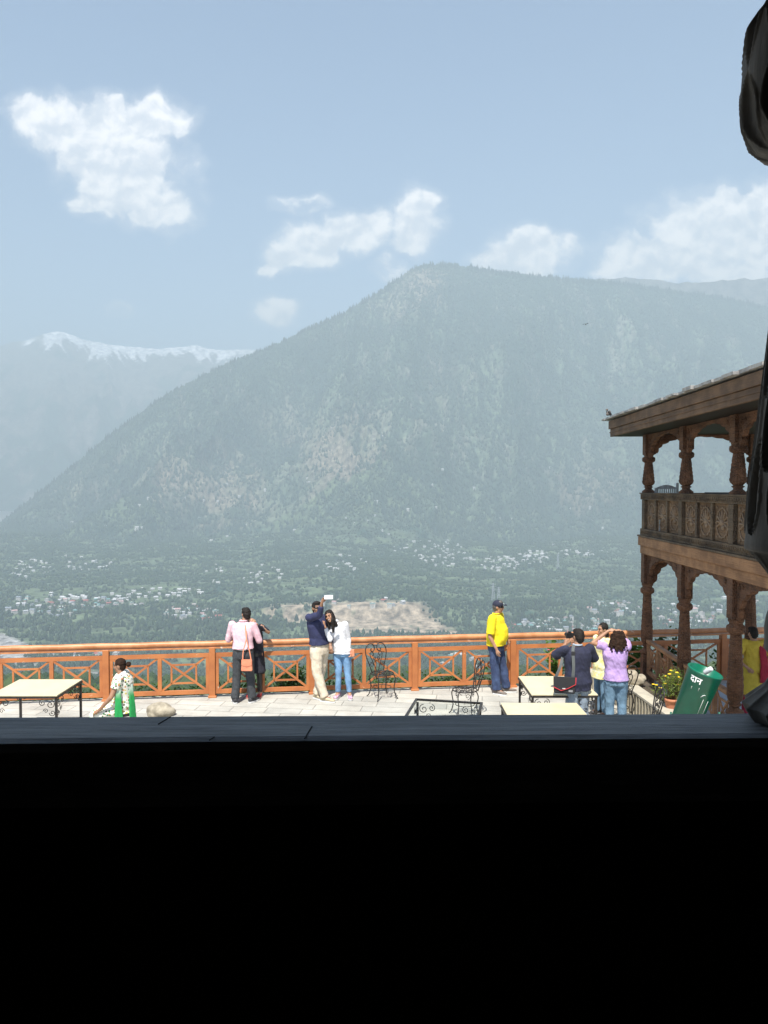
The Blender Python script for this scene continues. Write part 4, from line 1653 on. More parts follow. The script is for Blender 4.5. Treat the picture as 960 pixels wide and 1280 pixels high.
# floor and low rail
m = mat('grey_floor_boards', (0.34, 0.38, 0.42), (0.24, 0.27, 0.30), rough=.6, scale=3, stretch=(8, 1, 1))
b = MB()
for i in range(30):
    y = 8.0 + i * .22
    b.box(.13, 2.3, y, y + .212, .0, .13 + .001 * (i % 3))
b.build('floor', m, pv)
for i in range(2):
    a, c = CY[i + 1] + .1, CY[i] - .1
    b = MB()
    b.box(-.045, .045, a, c, .93, .985)
    b.box(-.03, .03, a, c, .335, .395)
    n = 3
    for j in range(n + 1):
        y = a + (c - a) * j / n
        b.box(-.03, .03, max(y - .03, a), min(y + .03, c), .396, .929)
    for j in range(n):
        l, r_ = a + (c - a) * j / n + .03, a + (c - a) * (j + 1) / n - .03
        b.bar((-.004, l, .396), (-.004, r_, .929), .03, .02, (1, 0, 0))
        b.bar((.004, r_, .396), (.004, l, .929), .03, .02, (1, 0, 0))
        z1_, z0_ = .929 - .13, .396 + .13
        wl = (r_ - l) * .24
        b.box(-.011, .011, l + wl, r_ - wl, z1_ - .015, z1_ + .015)
        b.box(-.011, .011, l + wl, r_ - wl, z0_ - .015, z0_ + .015)
        b.box(-.0105, .0105, l + wl - .015, l + wl + .015, z0_ + .016, z1_ - .016)
        b.box(-.0105, .0105, r_ - wl - .015, r_ - wl + .015, z0_ + .016, z1_ - .016)
    b.build('low_rail', plain, pv)

# slatted chair and table upstairs
ch = empty('slatted_chair', (5.20, 14.15, 2.862), 'weathered grey slatted chair standing on the upper balcony', 'chair', rz=R(-8))
gw = mat('weathered_grey_wood', (.30, .31, .30), (.2, .2, .2), rough=.8, scale=10)
MB().box(-.2, .2, -.45, -.02, .43, .46).build('seat', gw, ch)
b = MB()
for i in range(9):
    x = -.15 + i * .0375
    b.box(x - .012, x + .012, -.008, .008, .5, .99 + .05 * math.cos((x) * 9))
top = [(-.19, .98)] + [(x, .995 + .06 * math.cos(x * 8.2)) for x in np.linspace(-.19, .19, 15)] + [(.19, .98)]
b.prism([(x, z) for x, z in top], -.014, .014, 'XZ')
b.build('backrest', gw, ch)
for sx in (-1, 1):
    for sy in (0, 1):
        MB().box(sx * .19 - .02, sx * .19 + .02, -.43 + sy * .41 - .02, -.43 + sy * .41 + .02, 0, (1.09 if sx > 0 else 1.0) if sy else .43).build('leg', gw, ch)
tb = empty('balcony_table', (5.45, 11.5, 2.862), 'dark table top just showing over the carved balustrade', 'table')
dk = mat('dark_stained_wood', (.03, .022, .02), rough=.5)
MB().box(-.32, .32, -.8, .8, .905, .93).build('table_top', dk, tb)
for sx in (-1, 1):
    for sy in (-1, 1):
        MB().box(sx * .27 - .02, sx * .27 + .02, sy * .7 - .02, sy * .7 + .02, 0, .904).build('leg', dk, tb)

# birds
def bird(loc, rz, label, s=1.0, fly=False):
    root = empty('bird', loc, label, 'bird', rz=rz)
    b = MB()
    M = Matrix.Rotation(R(-50), 4, 'Y') if not fly else Matrix.Identity(4)
    b.ell((0, 0, .055 * s), (.062 * s, .032 * s, .034 * s), 12, 8, M=M)
    b.ell((-.03 * s, 0, .115 * s) if not fly else (-.07 * s, 0, .06 * s), (.024 * s, .021 * s, .022 * s), 10, 7)
    b.lathe([(.007 * s, 0), (.0008 * s, .022 * s)], 8, (-.05 * s, 0, .113 * s) if not fly else (-.092 * s, 0, .06 * s), M=Matrix.Rotation(R(-95), 4, 'Y'))
    bodym = mat('bird_grey_brown', (.16, .13, .11), (.08, .07, .06), rough=.8, scale=40) if 'bird_grey_brown' not in MATS else MATS['bird_grey_brown']
    bk = MATS.get('bird_black') or mat('bird_black', (.015, .014, .014), rough=.6)
    b.build('body', bodym, root)
    tl = MB().bar((.02 * s, 0, .03 * s), (.10 * s, 0, -.03 * s), .026 * s, .006 * s)
    tl.build('tail', bk, root)
    for sg in (-1, 1):
        w = MB()
        if fly:
            w.add([(-.03 * s, sg * .02 * s, .06 * s), (.05 * s, sg * .02 * s, .06 * s), (.07 * s, sg * .2 * s, .10 * s), (.02 * s, sg * .33 * s, .07 * s), (-.02 * s, sg * .2 * s, .11 * s)], [(0, 1, 2, 4), (4, 2, 3)])
            w.add([(-.03 * s, sg * .02 * s, .054 * s), (.05 * s, sg * .02 * s, .054 * s), (.07 * s, sg * .2 * s, .094 * s), (.02 * s, sg * .33 * s, .066 * s), (-.02 * s, sg * .2 * s, .104 * s)], [(0, 4, 2, 1), (4, 3, 2)])
        else:
            w.ell((.012 * s, sg * .028 * s, .052 * s), (.055 * s, .009 * s, .025 * s), 10, 6, M=Matrix.Rotation(R(-50), 4, 'Y').inverted() if False else Matrix.Rotation(R(40), 4, 'Y'))
            MB().tube([(-.005 * s, sg * .012 * s, .03 * s), (-.01 * s, sg * .012 * s, 0)], .0025 * s, 5).build('leg', bk, root)
        w.build('wing', bk, root)
    return root


p = W(760.5, 520, 15.25)
bird(p, 0.3, 'small dark bird perched on the outer corner of the pavilion roof', 1.05)
p = W(732, 406, 70)
bird(p, .8, 'tiny black bird gliding in front of the mountain', 1.0, True)

# ================================================================ our own veranda
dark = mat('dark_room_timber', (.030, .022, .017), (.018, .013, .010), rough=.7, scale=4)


def S(name, b, m, label):
    o = b.build(name, m)
    tag(o, label, kind='structure')
    return o


RX0, RX1 = -4.2, 3.0
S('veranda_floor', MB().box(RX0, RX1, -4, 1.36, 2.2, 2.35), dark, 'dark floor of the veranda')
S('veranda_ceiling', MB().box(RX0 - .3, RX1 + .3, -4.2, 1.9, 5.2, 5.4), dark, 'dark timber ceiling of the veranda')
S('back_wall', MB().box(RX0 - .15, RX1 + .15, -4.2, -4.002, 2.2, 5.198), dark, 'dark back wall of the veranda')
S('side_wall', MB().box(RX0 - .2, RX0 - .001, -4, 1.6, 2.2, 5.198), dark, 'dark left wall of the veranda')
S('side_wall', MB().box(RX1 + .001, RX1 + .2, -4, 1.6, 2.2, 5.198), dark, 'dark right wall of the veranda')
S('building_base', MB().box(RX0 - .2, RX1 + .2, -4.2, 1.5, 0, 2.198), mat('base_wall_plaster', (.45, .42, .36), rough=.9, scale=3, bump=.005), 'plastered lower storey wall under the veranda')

# sill and parapet
nl, nr2 = G(0, 927.5, 3.41), G(960, 920, 3.41)
fl_, fr_ = G(0, 895, 3.41), G(960, 889.5, 3.41)


def ext(a, b, x):
    f = (x - a.x) / (b.x - a.x)
    return a.y + (b.y - a.y) * f


m, t, bs = base('weathered_sill_wood', .62, 0, .35)
tc = t.node('ShaderNodeTexCoord')
mp = t.node('ShaderNodeMapping')
mp.inputs['Scale'].default_value = (1.2, 14, 14)
t.l.new(tc.outputs['Object'], mp.inputs[0])
gr = t.noise(mp.outputs[0], 3.5, 7, .7, .3)
big = t.noise(tc.outputs['Object'], 5, 5, .6)
col = t.ramp(t.math('ADD', t.math('MULTIPLY', gr, .65), t.math('MULTIPLY', big, .35)), [(.35, (.11, .112, .115)), (.5, (.22, .222, .225)), (.68, (.33, .33, .325))])
t.l.new(col, bs.inputs['Base Color'])
bp_ = t.node('ShaderNodeBump')
bp_.inputs['Distance'].default_value = .003
t.l.new(gr, bp_.inputs['Height'])
t.l.new(bp_.outputs[0], bs.inputs['Normal'])
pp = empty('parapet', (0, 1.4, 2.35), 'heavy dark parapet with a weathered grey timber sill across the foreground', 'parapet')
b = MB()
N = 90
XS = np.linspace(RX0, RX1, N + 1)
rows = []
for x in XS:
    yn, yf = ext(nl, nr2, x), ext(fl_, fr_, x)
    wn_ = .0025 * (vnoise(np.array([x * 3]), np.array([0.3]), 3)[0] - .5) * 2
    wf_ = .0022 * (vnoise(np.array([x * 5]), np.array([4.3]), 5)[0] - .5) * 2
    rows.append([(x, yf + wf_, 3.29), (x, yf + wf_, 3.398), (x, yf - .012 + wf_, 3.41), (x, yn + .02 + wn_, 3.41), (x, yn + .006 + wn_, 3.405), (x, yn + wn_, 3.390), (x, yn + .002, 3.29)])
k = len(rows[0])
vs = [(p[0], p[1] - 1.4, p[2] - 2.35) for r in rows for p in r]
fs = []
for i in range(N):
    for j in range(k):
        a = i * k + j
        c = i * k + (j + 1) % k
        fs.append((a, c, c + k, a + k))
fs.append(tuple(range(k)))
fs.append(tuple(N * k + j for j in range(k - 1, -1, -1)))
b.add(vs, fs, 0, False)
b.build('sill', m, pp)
# saw cut joints and knots in the sill
crk = mat('black_crack', (.008, .008, .008), rough=1)
for (pa, pb) in (((213, 896), (198, 905)), ((390, 908), (381, 923)), ((262, 925), (268, 921))):
    b = MB()
    a, c = G(pa[0], pa[1], 3.4106), G(pb[0], pb[1], 3.4106)
    b.bar((a.x, a.y - 1.4, 1.0605), (c.x, c.y - 1.4, 1.0605), .0022, .0012)
    b.build('crack', crk, pp)
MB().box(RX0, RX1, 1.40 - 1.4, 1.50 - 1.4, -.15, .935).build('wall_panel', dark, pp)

# turned and carved foreground column
dcol = mat('old_dark_carved_wood', (.17, .148, .125), (.07, .06, .05), rough=.72, scale=22, stretch=(1, 1, .15), bump=.0025, spec=.35)
C0 = Vector((.82, 1.45, CAMZ))
prof = [(.125, -.447), (.135, -.435), (.143, -.42), (.125, -.405), (.10, -.385), (.085, -.36), (.075, -.335), (.085, -.325), (.098, -.31), (.097, -.29), (.098, -.27), (.095, -.25), (.088, -.228), (.072, -.218), (.066, -.205), (.085, -.18), (.0995, -.16), (.125, -.131), (.1385, -.117), (.139, -.108),
        (.1365, -.09), (.131, -.0076), (.119, .09), (.1025, .234), (.093, .32), (.086, .40), (.08, .45), (.088, .47), (.095, .49), (.088, .51), (.065, .53), (.06, .58), (.075, .61), (.095, .628), (.119, .640), (.137, .662), (.146, .687), (.152, .76), (.148, .817), (.140, .870), (.119, .90), (.0995, .921), (.09, .95), (.085, 1.0), (.09, 1.1), (.12, 1.25), (.12, 1.34)]
pz = np.array([p[1] for p in prof])
prr = np.array([p[0] for p in prof]) * np.where(np.array([p[1] for p in prof]) > .6, .945, .905)
zz = np.unique(np.concatenate([np.linspace(-.447, 1.339, 700), pz]))
rr = np.interp(zz, pz, prr)


def oval(da, dz, ha, hz):
    return math.sqrt((da / ha) ** 2 + (dz / hz) ** 2)


def carve(r, z, a):
    N_ = 12
    seg = 2 * PI / N_
    da = ((a + .3) % seg) - seg / 2
    if z > .6 and z < .96:
        up = z > .778
        c_, h_ = (.905, .128) if up else (.70, .082)
        t_ = abs(z - c_) / h_
        if t_ < 1:
            wd = max(1 - t_ ** 1.6, .16) * seg * .47
            q = abs(da) / wd
            if q < .78:
                return r - .013 * (1 - (q / .78) ** 4) * (1 - t_ ** 2)
            if q < 1.05:
                return r + .006 * math.sin((q - .78) / .27 * PI) * (1 - t_ ** 2)
        return r
    if -.11 < z < .42:
        # long drooping flutes with rounded ends
        z0_ = -.075 + .0 * math.cos(a * 5)
        out = r
        for row, (zc0, zc1) in enumerate(((-.09, .10), (.03, .26), (.17, .42))):
            off = seg / 2 if row % 2 else 0
            db = ((a + .3 + off) % seg) - seg / 2
            tz = (z - zc0) / (zc1 - zc0)
            if 0 < tz < 1:
                wd = seg * .30 * (math.sin(PI * min(tz * 2.2, 1) / 2) ** .5) * (1 - tz ** 3)
                q = abs(db) / max(wd, 1e-4)
                if q < 1:
                    out = min(out, r - .020 * (1 - q ** 3))
                elif q < 1.35:
                    out = max(out, r + .004) if out >= r else out
        return out
    if z < -.32 or -.20 < z < -.12:
        return r * (1 - .10 * abs(math.sin(a * 8)) ** .6)
    return r


b = MB()
b.lathe(list(zip(rr, zz)), 280, fn=carve)
o = b.build('pillar', dcol)
o.location = C0
tag(o, 'dark carved turned pillar with fluted bulbs at the right edge of the foreground', 'pillar')
# ================================================================ people
skin_m = mat('skin', (0.42, 0.235, 0.145), (0.36, 0.19, 0.115), rough=.5, scale=20, spec=.4)
hair_m = mat('black_hair', (.012, .010, .009), (.022, .017, .014), rough=.75, scale=30, stretch=(1, 1, .2), spec=.25)
eye_m = mat('dark_eye', (.01, .008, .007), rough=.2)
lip_m = mat('lips', (.35, .10, .09), rough=.5)
teeth_m = mat('teeth', (.8, .78, .72), rough=.3)


def cloth(name, c, c2=None, rough=.85, scale=12, **kw):
    return mat(name, c, c2 or tuple(x * .85 for x in c), rough=rough, scale=scale, bump=.002, bscale=60, **kw)


def remesh(b, name, m, parent, vox=.010, it=3, folds=0.0, fs=14.0, stretch=(1, 1, .45), seed=0, dec=None):
    me = bpy.data.meshes.new(name)
    me.from_pydata(b.v, [], b.f)
    bm = bmesh.new()
    bm.from_mesh(me)
    bmesh.ops.recalc_face_normals(bm, faces=bm.faces[:])
    bm.to_mesh(me)
    bm.free()
    tmp = bpy.data.objects.new('tmp', me)
    COL.objects.link(tmp)
    md = tmp.modifiers.new('r', 'REMESH')
    md.mode = 'VOXEL'
    md.voxel_size = vox
    md.use_smooth_shade = True
    if it:
        s_ = tmp.modifiers.new('s', 'SMOOTH')
        s_.iterations = it
        s_.factor = .5
    dg = bpy.context.evaluated_depsgraph_get()
    out = bpy.data.meshes.new_from_object(tmp.evaluated_get(dg))
    bpy.data.objects.remove(tmp)
    out.name = name
    if folds > 0:
        n = len(out.vertices)
        co = np.empty(n * 3, np.float32)
        out.vertices.foreach_get('co', co)
        co = co.reshape(-1, 3)
        nn = np.empty(n * 3, np.float32)
        out.vertices.foreach_get('normal', nn)
        nn = nn.reshape(-1, 3)
        x, y, z = co[:, 0] * stretch[0], co[:, 1] * stretch[1], co[:, 2] * stretch[2]
        q = ridged(x * fs + z * fs * .8 + seed, z * fs + y * fs * .9 + seed * 1.7, 5 + int(seed), 3, .55) - .6
        q2 = fbm(x * fs * .6 - y * fs * .5, z * fs * 1.4, 9 + int(seed), 3) - .5
        co = co + nn * ((q * 1.0 + q2 * .8) * folds * 2)[:, None].astype(np.float32)
        out.vertices.foreach_set('co', co.ravel())
    out.update()
    for p in out.polygons:
        p.use_smooth = True
    return link(name, out, m, parent)


def cap(b, p0, p1, r0, r1, n=12):
    p0, p1 = Vector(p0), Vector(p1)
    b.tube([p0, p1], [r0, r1], n)
    b.ell(p0, (r0, r0, r0), n, 8)
    b.ell(p1, (r1, r1, r1), n, 8)


def loft(b, secs, n=18):
    """secs: (center, half width, half depth, lateral unit vector)"""
    vs = []
    for c, w, d, lat in secs:
        lat = Vector(lat).normalized()
        dep = Vector((-lat.y, lat.x, 0))
        for k in range(n):
            a = 2 * PI * k / n
            ca, sa = math.cos(a), math.sin(a)
            vs.append(Vector(c) + lat * w * math.copysign(abs(ca) ** .85, ca) + dep * d * math.copysign(abs(sa) ** .85, sa))
    fs = []
    for i in range(len(secs) - 1):
        for k in range(n):
            fs.append((i * n + k, i * n + (k + 1) % n, (i + 1) * n + (k + 1) % n, (i + 1) * n + k))
    fs.append(tuple(range(n - 1, -1, -1)))
    fs.append(tuple((len(secs) - 1) * n + k for k in range(n)))
    b.add(vs, fs, 0, True)


def hand(b, w, d, nrm, curl=.6, s=1.0, side=1):
    """five fingered hand from wrist w along d, palm facing nrm"""
    w = Vector(w)
    d = Vector(d).normalized()
    nrm = Vector(nrm)
    nrm = (nrm - d * nrm.dot(d)).normalized()
    a = d.cross(nrm) * side
    b.tube([w, w + d * .03 * s, w + d * .085 * s], [.024 * s, .027 * s, .03 * s], 10)
    M = Matrix((a, d, nrm)).transposed().to_4x4()
    b.ell(w + d * .055 * s, (.040 * s, .048 * s, .017 * s), 12, 8, M=M)
    for i, (off, L) in enumerate(((-.030, .068), (-.010, .078), (.010, .073), (.029, .058))):
        p = w + d * .088 * s + a * off * s
        c1 = (d * math.cos(curl * .5) + nrm * math.sin(curl * .5))
        c2 = (d * math.cos(curl * 1.5) + nrm * math.sin(curl * 1.5))
        q = p + c1 * L * .5 * s
        e = q + c2 * L * .5 * s
        cap(b, p, q, .0095 * s, .0088 * s, 7)
        cap(b, q, e, .0088 * s, .0075 * s, 7)
    p = w + d * .03 * s - a * .028 * s
    q = p - a * .022 * s + d * .035 * s + nrm * .012 * s
    e = q + d * .030 * s + nrm * .018 * s
    cap(b, p, q, .013 * s, .0105 * s, 7)
    cap(b, q, e, .0105 * s, .0085 * s, 7)


def person(label, org, phi, H=1.72, w=1.0, depth=1.0, belly=0.0, pelvis=(0, 0), chest=(0, 0), head=(0, 0, 0), hyaw=None, hpitch=0.0, hroll=0.0,
           arms=None, legs=None, seat=None, skin=None, top=None, bottom=None, shoe=None, hand_dir=None, shoulder_dz=(0, 0), face=True):
    k = H / 1.72
    root = empty('person', org, label, 'person')
    ph = R(phi)
    fwd = Vector((math.sin(ph), -math.cos(ph), 0))
    lat = Vector((math.cos(ph), math.sin(ph), 0))     # towards the person's left
    P = Vector((pelvis[0], pelvis[1], (.93 * k) if seat is None else seat + .10))
    dz = P.z - .93 * k
    Ct = Vector((chest[0], chest[1], 1.30 * k + dz))
    Nk = Vector((chest[0] * 1.15, chest[1] * 1.15, 1.47 * k + dz)) + Vector((head[0] * .25, head[1] * .25, 0))
    Hc = Vector((chest[0] + head[0], chest[1] + head[1], 1.605 * k + dz + head[2])) + fwd * .015
    sh = {}
    for i, (nme, sg) in enumerate((('L', 1), ('R', -1))):
        sh[nme] = Vector((chest[0], chest[1], 1.415 * k + dz + shoulder_dz[i])) + lat * sg * .175 * k * w
    hips = {nme: P + lat * sg * .09 * k + Vector((0, 0, -.04)) for nme, sg in (('L', 1), ('R', -1))}
    if legs is None:
        legs = {nme: (hips[nme] * .5 + Vector((lat.x * sg * .05, lat.y * sg * .05, .0)) + fwd * .02, lat * sg * .10 + Vector((0, 0, .085 * k))) for nme, sg in (('L', 1), ('R', -1))}
        legs = {a: (Vector((b_[0].x, b_[0].y, .50 * k)), b_[1]) for a, b_ in legs.items()}
    legs = {a: (Vector(v[0]), Vector(v[1]), Vector(v[2]).normalized() if len(v) > 2 else fwd) for a, v in legs.items()}
    arms = {a: (Vector(v[0]), Vector(v[1])) for a, v in arms.items()}

    def torso(b, inf, z0=None, flare=0):
        secs = []
        tab = [(-.07, .150, .105), (.0, .168, .118), (.08, .155, .112 + belly * .6), (.17, .145, .105 + belly), (.28, .158, .112 + belly * .7), (.38, .175, .118), (.45, .172, .105), (.495, .125, .080), (.53, .065, .060)]
        for (dzz, hw, hd) in tab:
            z = P.z + dzz * k
            f = min(max(dzz / .37, 0), 1)
            c = Vector((P.x + (Ct.x - P.x) * f, P.y + (Ct.y - P.y) * f, z)) + fwd * (belly * .45 if .05 < dzz < .3 else 0)
            if dzz > .5:
                c = Vector((Nk.x, Nk.y, z))
            if z0 is not None and z < z0 - .02:
                continue
            ex = .012 * (1 - min(max(dzz / .2, 0), 1)) if inf > 0 else 0
            secs.append((c, hw * k * w + inf + ex, hd * k * depth + inf + ex, lat))
        if z0 is not None:
            c = secs[0][0].copy()
            c.z = z0
            secs.insert(0, (c, secs[0][1] + flare, secs[0][2] + flare, lat))
        loft(b, secs)

    # ---- body: one continuous surface
    b = MB()
    torso(b, 0)
    cap(b, Nk - Vector((0, 0, .04)), Hc - Vector((0, 0, .05)), .058 * k, .052 * k)
    for a in 'LR':
        el_, wr = arms[a]
        cap(b, sh[a], el_, .052 * k, .040 * k)
        cap(b, el_, wr, .040 * k, .026 * k)
        kn, an, td = legs[a]
        cap(b, hips[a], kn, .085 * k, .056 * k)
        cap(b, kn, an, .055 * k, .036 * k)
        cap(b, an, an + td * .13 * k - Vector((0, 0, .045)), .036, .028)
        hd = hand_dir.get(a) if hand_dir else None
        d_ = (wr - el_).normalized() if hd is None else Vector(hd[0])
        nrm = fwd if hd is None else Vector(hd[1])
        if abs(Vector(nrm).normalized().dot(d_.normalized())) > .95:
            nrm = Vector((0, 0, -1))
        hand(b, wr, d_, nrm, .7 if hd is None or len(hd) < 3 else hd[2], k * .98, 1 if a == 'L' else -1)
    yaw = R(phi if hyaw is None else hyaw)
    HM_ = Matrix.Rotation(yaw, 4, 'Z') @ Matrix.Rotation(R(hroll), 4, 'Y') @ Matrix.Rotation(R(hpitch), 4, 'X')

    def hp(x, y, z):
        return Hc + HM_ @ (Vector((x, y, z)) * k)

    def hell(bb, c, r, n=14, m_=10):
        bb.ell(hp(*c), tuple(q * k for q in r), n, m_, M=HM_)
    hell(b, (0, .012, .022), (.072, .090, .092))
    hell(b, (0, -.022, -.045), (.054, .060, .062))
    hell(b, (0, -.058, -.088), (.026, .022, .020))
    hell(b, (0, -.090, -.018), (.012, .022, .018))
    hell(b, (0, -.080, .012), (.009, .016, .026))
    hell(b, (0, -.068, .036), (.048, .016, .012))
    hell(b, (0, -.078, -.052), (.024, .010, .012))
    for s in (-1, 1):
        hell(b, (s * .074, .008, -.005), (.010, .020, .030))
        hell(b, (s * .036, -.062, -.022), (.022, .018, .020))
    body = remesh(b, 'body', skin or skin_m, root, .0085, 2)
    if face:
        for s in (-1, 1):
            e = MB()
            hell(e, (s * .030, -.080, .010), (.012, .007, .007), 10, 7)
            e.build('eye', eye_m, body)
            e = MB()
            hell(e, (s * .030, -.084, .034), (.019, .005, .004), 8, 5)
            e.build('eyebrow', hair_m, body)
        e = MB()
        hell(e, (0, -.086, -.053), (.022, .006, .007), 10, 6)
        e.build('mouth', lip_m, body)
    info = dict(root=root, body=body, hp=hp, hell=hell, HM=HM_, Hc=Hc, k=k, sh=sh, arms=arms, legs=legs, P=P, Nk=Nk, Ct=Ct, lat=lat, fwd=fwd, torso=torso, hips=hips)
    # ---- garments
    if bottom:
        b = MB()
        z1 = P.z + .10 * k
        secs = [(P + Vector((0, 0, q * k)), hw * k * w + .012, hd * k * depth + .014 + belly * .3 * (q > 0), lat) for q, hw, hd in ((-.12, .15, .108), (-.06, .162, .115), (.0, .164, .114), (.075, .145, .102))]
        loft(b, secs)
        rr = bottom.get('r', (.098, .074, .062))
        for a in 'LR':
            kn, an, td = legs[a]
            cap(b, hips[a] - Vector((0, 0, .02)), kn, rr[0] * k, rr[1] * k)
            end = an + (kn - an).normalized() * bottom.get('short', .0)
            b.tube([kn, end], [rr[1] * k, rr[2] * k], 12)
            b.ell(kn, (rr[1] * k,) * 3, 12, 8)
        remesh(b, bottom.get('name', 'trousers'), bottom['m'], root, .011, 2, bottom.get('folds', .007), 12, seed=3)
    if top:
        b = MB()
        torso(b, top.get('inf', .016), P.z + top.get('hem', -.02) * k, top.get('flare', .006))
        sl = top.get('sleeve', 1.0)
        for a in 'LR':
            el_, wr = arms[a]
            ru, rl = top.get('r', (.066, .052))
            if sl <= 1:
                e = sh[a].lerp(el_, sl)
                b.tube([sh[a], e], [ru * k, (ru + (rl - ru) * sl + .004) * k], 12)
                b.ell(sh[a], (ru * k,) * 3, 12, 8)
            else:
                cap(b, sh[a], el_, ru * k, rl * k)
                e = el_.lerp(wr, sl - 1)
                b.tube([el_, e], [rl * k, (rl - .012) * k], 12)
        remesh(b, top.get('name', 'shirt'), top['m'], root, .010, 2, top.get('folds', .006), 13, seed=top.get('seed', 1))
        if top.get('collar'):
            c = MB()
            c.tube([Nk + Vector((0, 0, .015)) + (lat * math.cos(a_) * .064 + fwd * math.sin(a_) * .062) * k for a_ in np.linspace(0, 2 * PI, 17)[:-1]], .014 * k, 6, closed=True)
            c.build('collar', top['collar'], root)
    if shoe:
        for a in 'LR':
            kn, an, td = legs[a]
            t_ = Vector((td.x, td.y, 0)).normalized()
            l_ = Vector((-t_.y, t_.x, 0))
            c0 = Vector((an.x, an.y, 0)) + Vector((0, 0, max(an.z - .085 * k, 0)))
            s_ = MB()
            vs_secs = [(-.075, .028, .075), (-.05, .038, .088), (0, .040, .085), (.06, .043, .065), (.12, .046, .050), (.165, .040, .040), (.19, .022, .03)]
            n_ = 12
            vs, fs = [], []
            for (q, hw, ht) in vs_secs:
                for j in range(n_):
                    a_ = 2 * PI * j / n_
                    vs.append(c0 + t_ * q * k + l_ * hw * k * math.cos(a_) + Vector((0, 0, .022 + ht * k * (.5 + .5 * math.sin(a_)))))
            for i in range(len(vs_secs) - 1):
                for j in range(n_):
                    fs.append((i * n_ + j, i * n_ + (j + 1) % n_, (i + 1) * n_ + (j + 1) % n_, (i + 1) * n_ + j))
            fs += [tuple(range(n_)), tuple((len(vs_secs) - 1) * n_ + j for j in range(n_))]
            s_.add(vs, fs, 0, True)
            so_ = s_.build('shoe', shoe[0], root)
            u = MB()
            out = [(-.08, 0), (-.07, .035), (0, .043), (.1, .05), (.17, .045), (.2, .018), (.2, -.018), (.17, -.045), (.1, -.05), (0, -.043), (-.07, -.035)]
            u.add([c0 + t_ * q * k + l_ * s2 * k + Vector((0, 0, z_)) for z_ in (.002, .026) for q, s2 in out],
                  [tuple(range(10, -1, -1)), tuple(range(11, 22))] + [(i, (i + 1) % 11, 11 + (i + 1) % 11, 11 + i) for i in range(11)])
            u.build('sole', shoe[1], so_)
    return info


def short_hair(i, m=None, full=1.0):
    b = MB()
    i['hell'](b, (0, .020, .038), (.080, .094, .090), 18, 12)
    i['hell'](b, (0, .044, .004), (.0765, .068, .078), 18, 12)
    i['hell'](b, (0, .052, -.045), (.060, .046, .050), 16, 10)
    i['hell'](b, (0, -.030, .092), (.062, .050, .034), 14, 9)
    return remesh(b, 'hair', m or hair_m, i['root'], .008, 2, .006, 40, (1, 1, 1), 4)


def strap(b, pts, w, th=.006, up=(0, 0, 1)):
    pts = smooth_line([Vector(p) for p in pts], 5)
    for p, q in zip(pts[:-1], pts[1:]):
        b.bar(p, q + (q - p) * .1, w, th, up)


def at_px(px, Y):
    return Vector(((px - 480) / F * Y, Y, 0))


WHITE = cloth('white_cotton', (.78, .78, .80))
# ---- 1. man in the pink shirt
pink = cloth('pink_shirt', (.74, .50, .54), (.66, .42, .47))
chj = cloth('charcoal_denim', (.050, .055, .06), (.030, .033, .037), scale=25)
blk = cloth('black_leather', (.015, .014, .014), rough=.4)
dsh = cloth('dark_trainer', (.05, .05, .055))
wsole = mat('white_sole', (.7, .7, .68), rough=.6)
sunskin = mat('tanned_skin', (0.34, 0.18, 0.105), (0.28, 0.145, 0.085), rough=.5, scale=20)
o1 = at_px(303, 13.72)
p1 = person('man in a pink shirt and dark jeans leaning at the railing with his back turned', o1, 182, 1.70, w=1.06, chest=(-.02, .06), head=(.05, .05, -.01), hyaw=215, hpitch=8,
            arms=dict(R=((.27, .10, 1.10), (.22, .36, 1.06)), L=((-.29, .10, 1.12), (-.24, .36, 1.08))),
            legs=dict(R=((.115, .03, .49), (.15, .0, .085), (.5, .9, 0)), L=((-.12, .02, .49), (-.15, -.04, .085), (-.3, .9, 0))),
            top=dict(m=pink, sleeve=1.35, hem=.06, folds=.008, r=(.074, .060), inf=.018, collar=pink, seed=2),
            bottom=dict(m=chj, r=(.104, .082, .075), folds=.010), shoe=(dsh, wsole), skin=sunskin)
short_hair(p1)
b = MB()
loft(b, [(p1['P'] + Vector((0, 0, q)), .172, .128, p1['lat']) for q in (.018, .058)])
b.build('belt', blk, p1['root'])
bagm = cloth('peach_leather', (.72, .27, .15), (.64, .22, .12), rough=.5)
bag = empty('shoulder_bag', o1 + Vector((.10, -.20, .62)), 'small peach shoulder bag hanging behind the pink shirted man', 'bag')
b = MB()
b.prism([(-.095, .0), (-.10, .02), (-.088, .20), (.088, .20), (.10, .02), (.095, 0)], -.035, .035, 'XZ')
b.build('bag_body', bagm, bag, bevel=.012)
b = MB().prism([(-.092, .11), (-.09, .208), (.09, .208), (.092, .11), (0, .085)], -.044, -.036, 'XZ')
b.build('flap', bagm, bag)
b = MB()
for s in (-1, 1):
    strap(b, [(s * .075, 0, .19), (s * .055 - .01, .01, .35), (-.01, .02, .58), (-.04, .07, .80)], .018, .006, (0, 1, 0))
b.build('strap', bagm, bag)

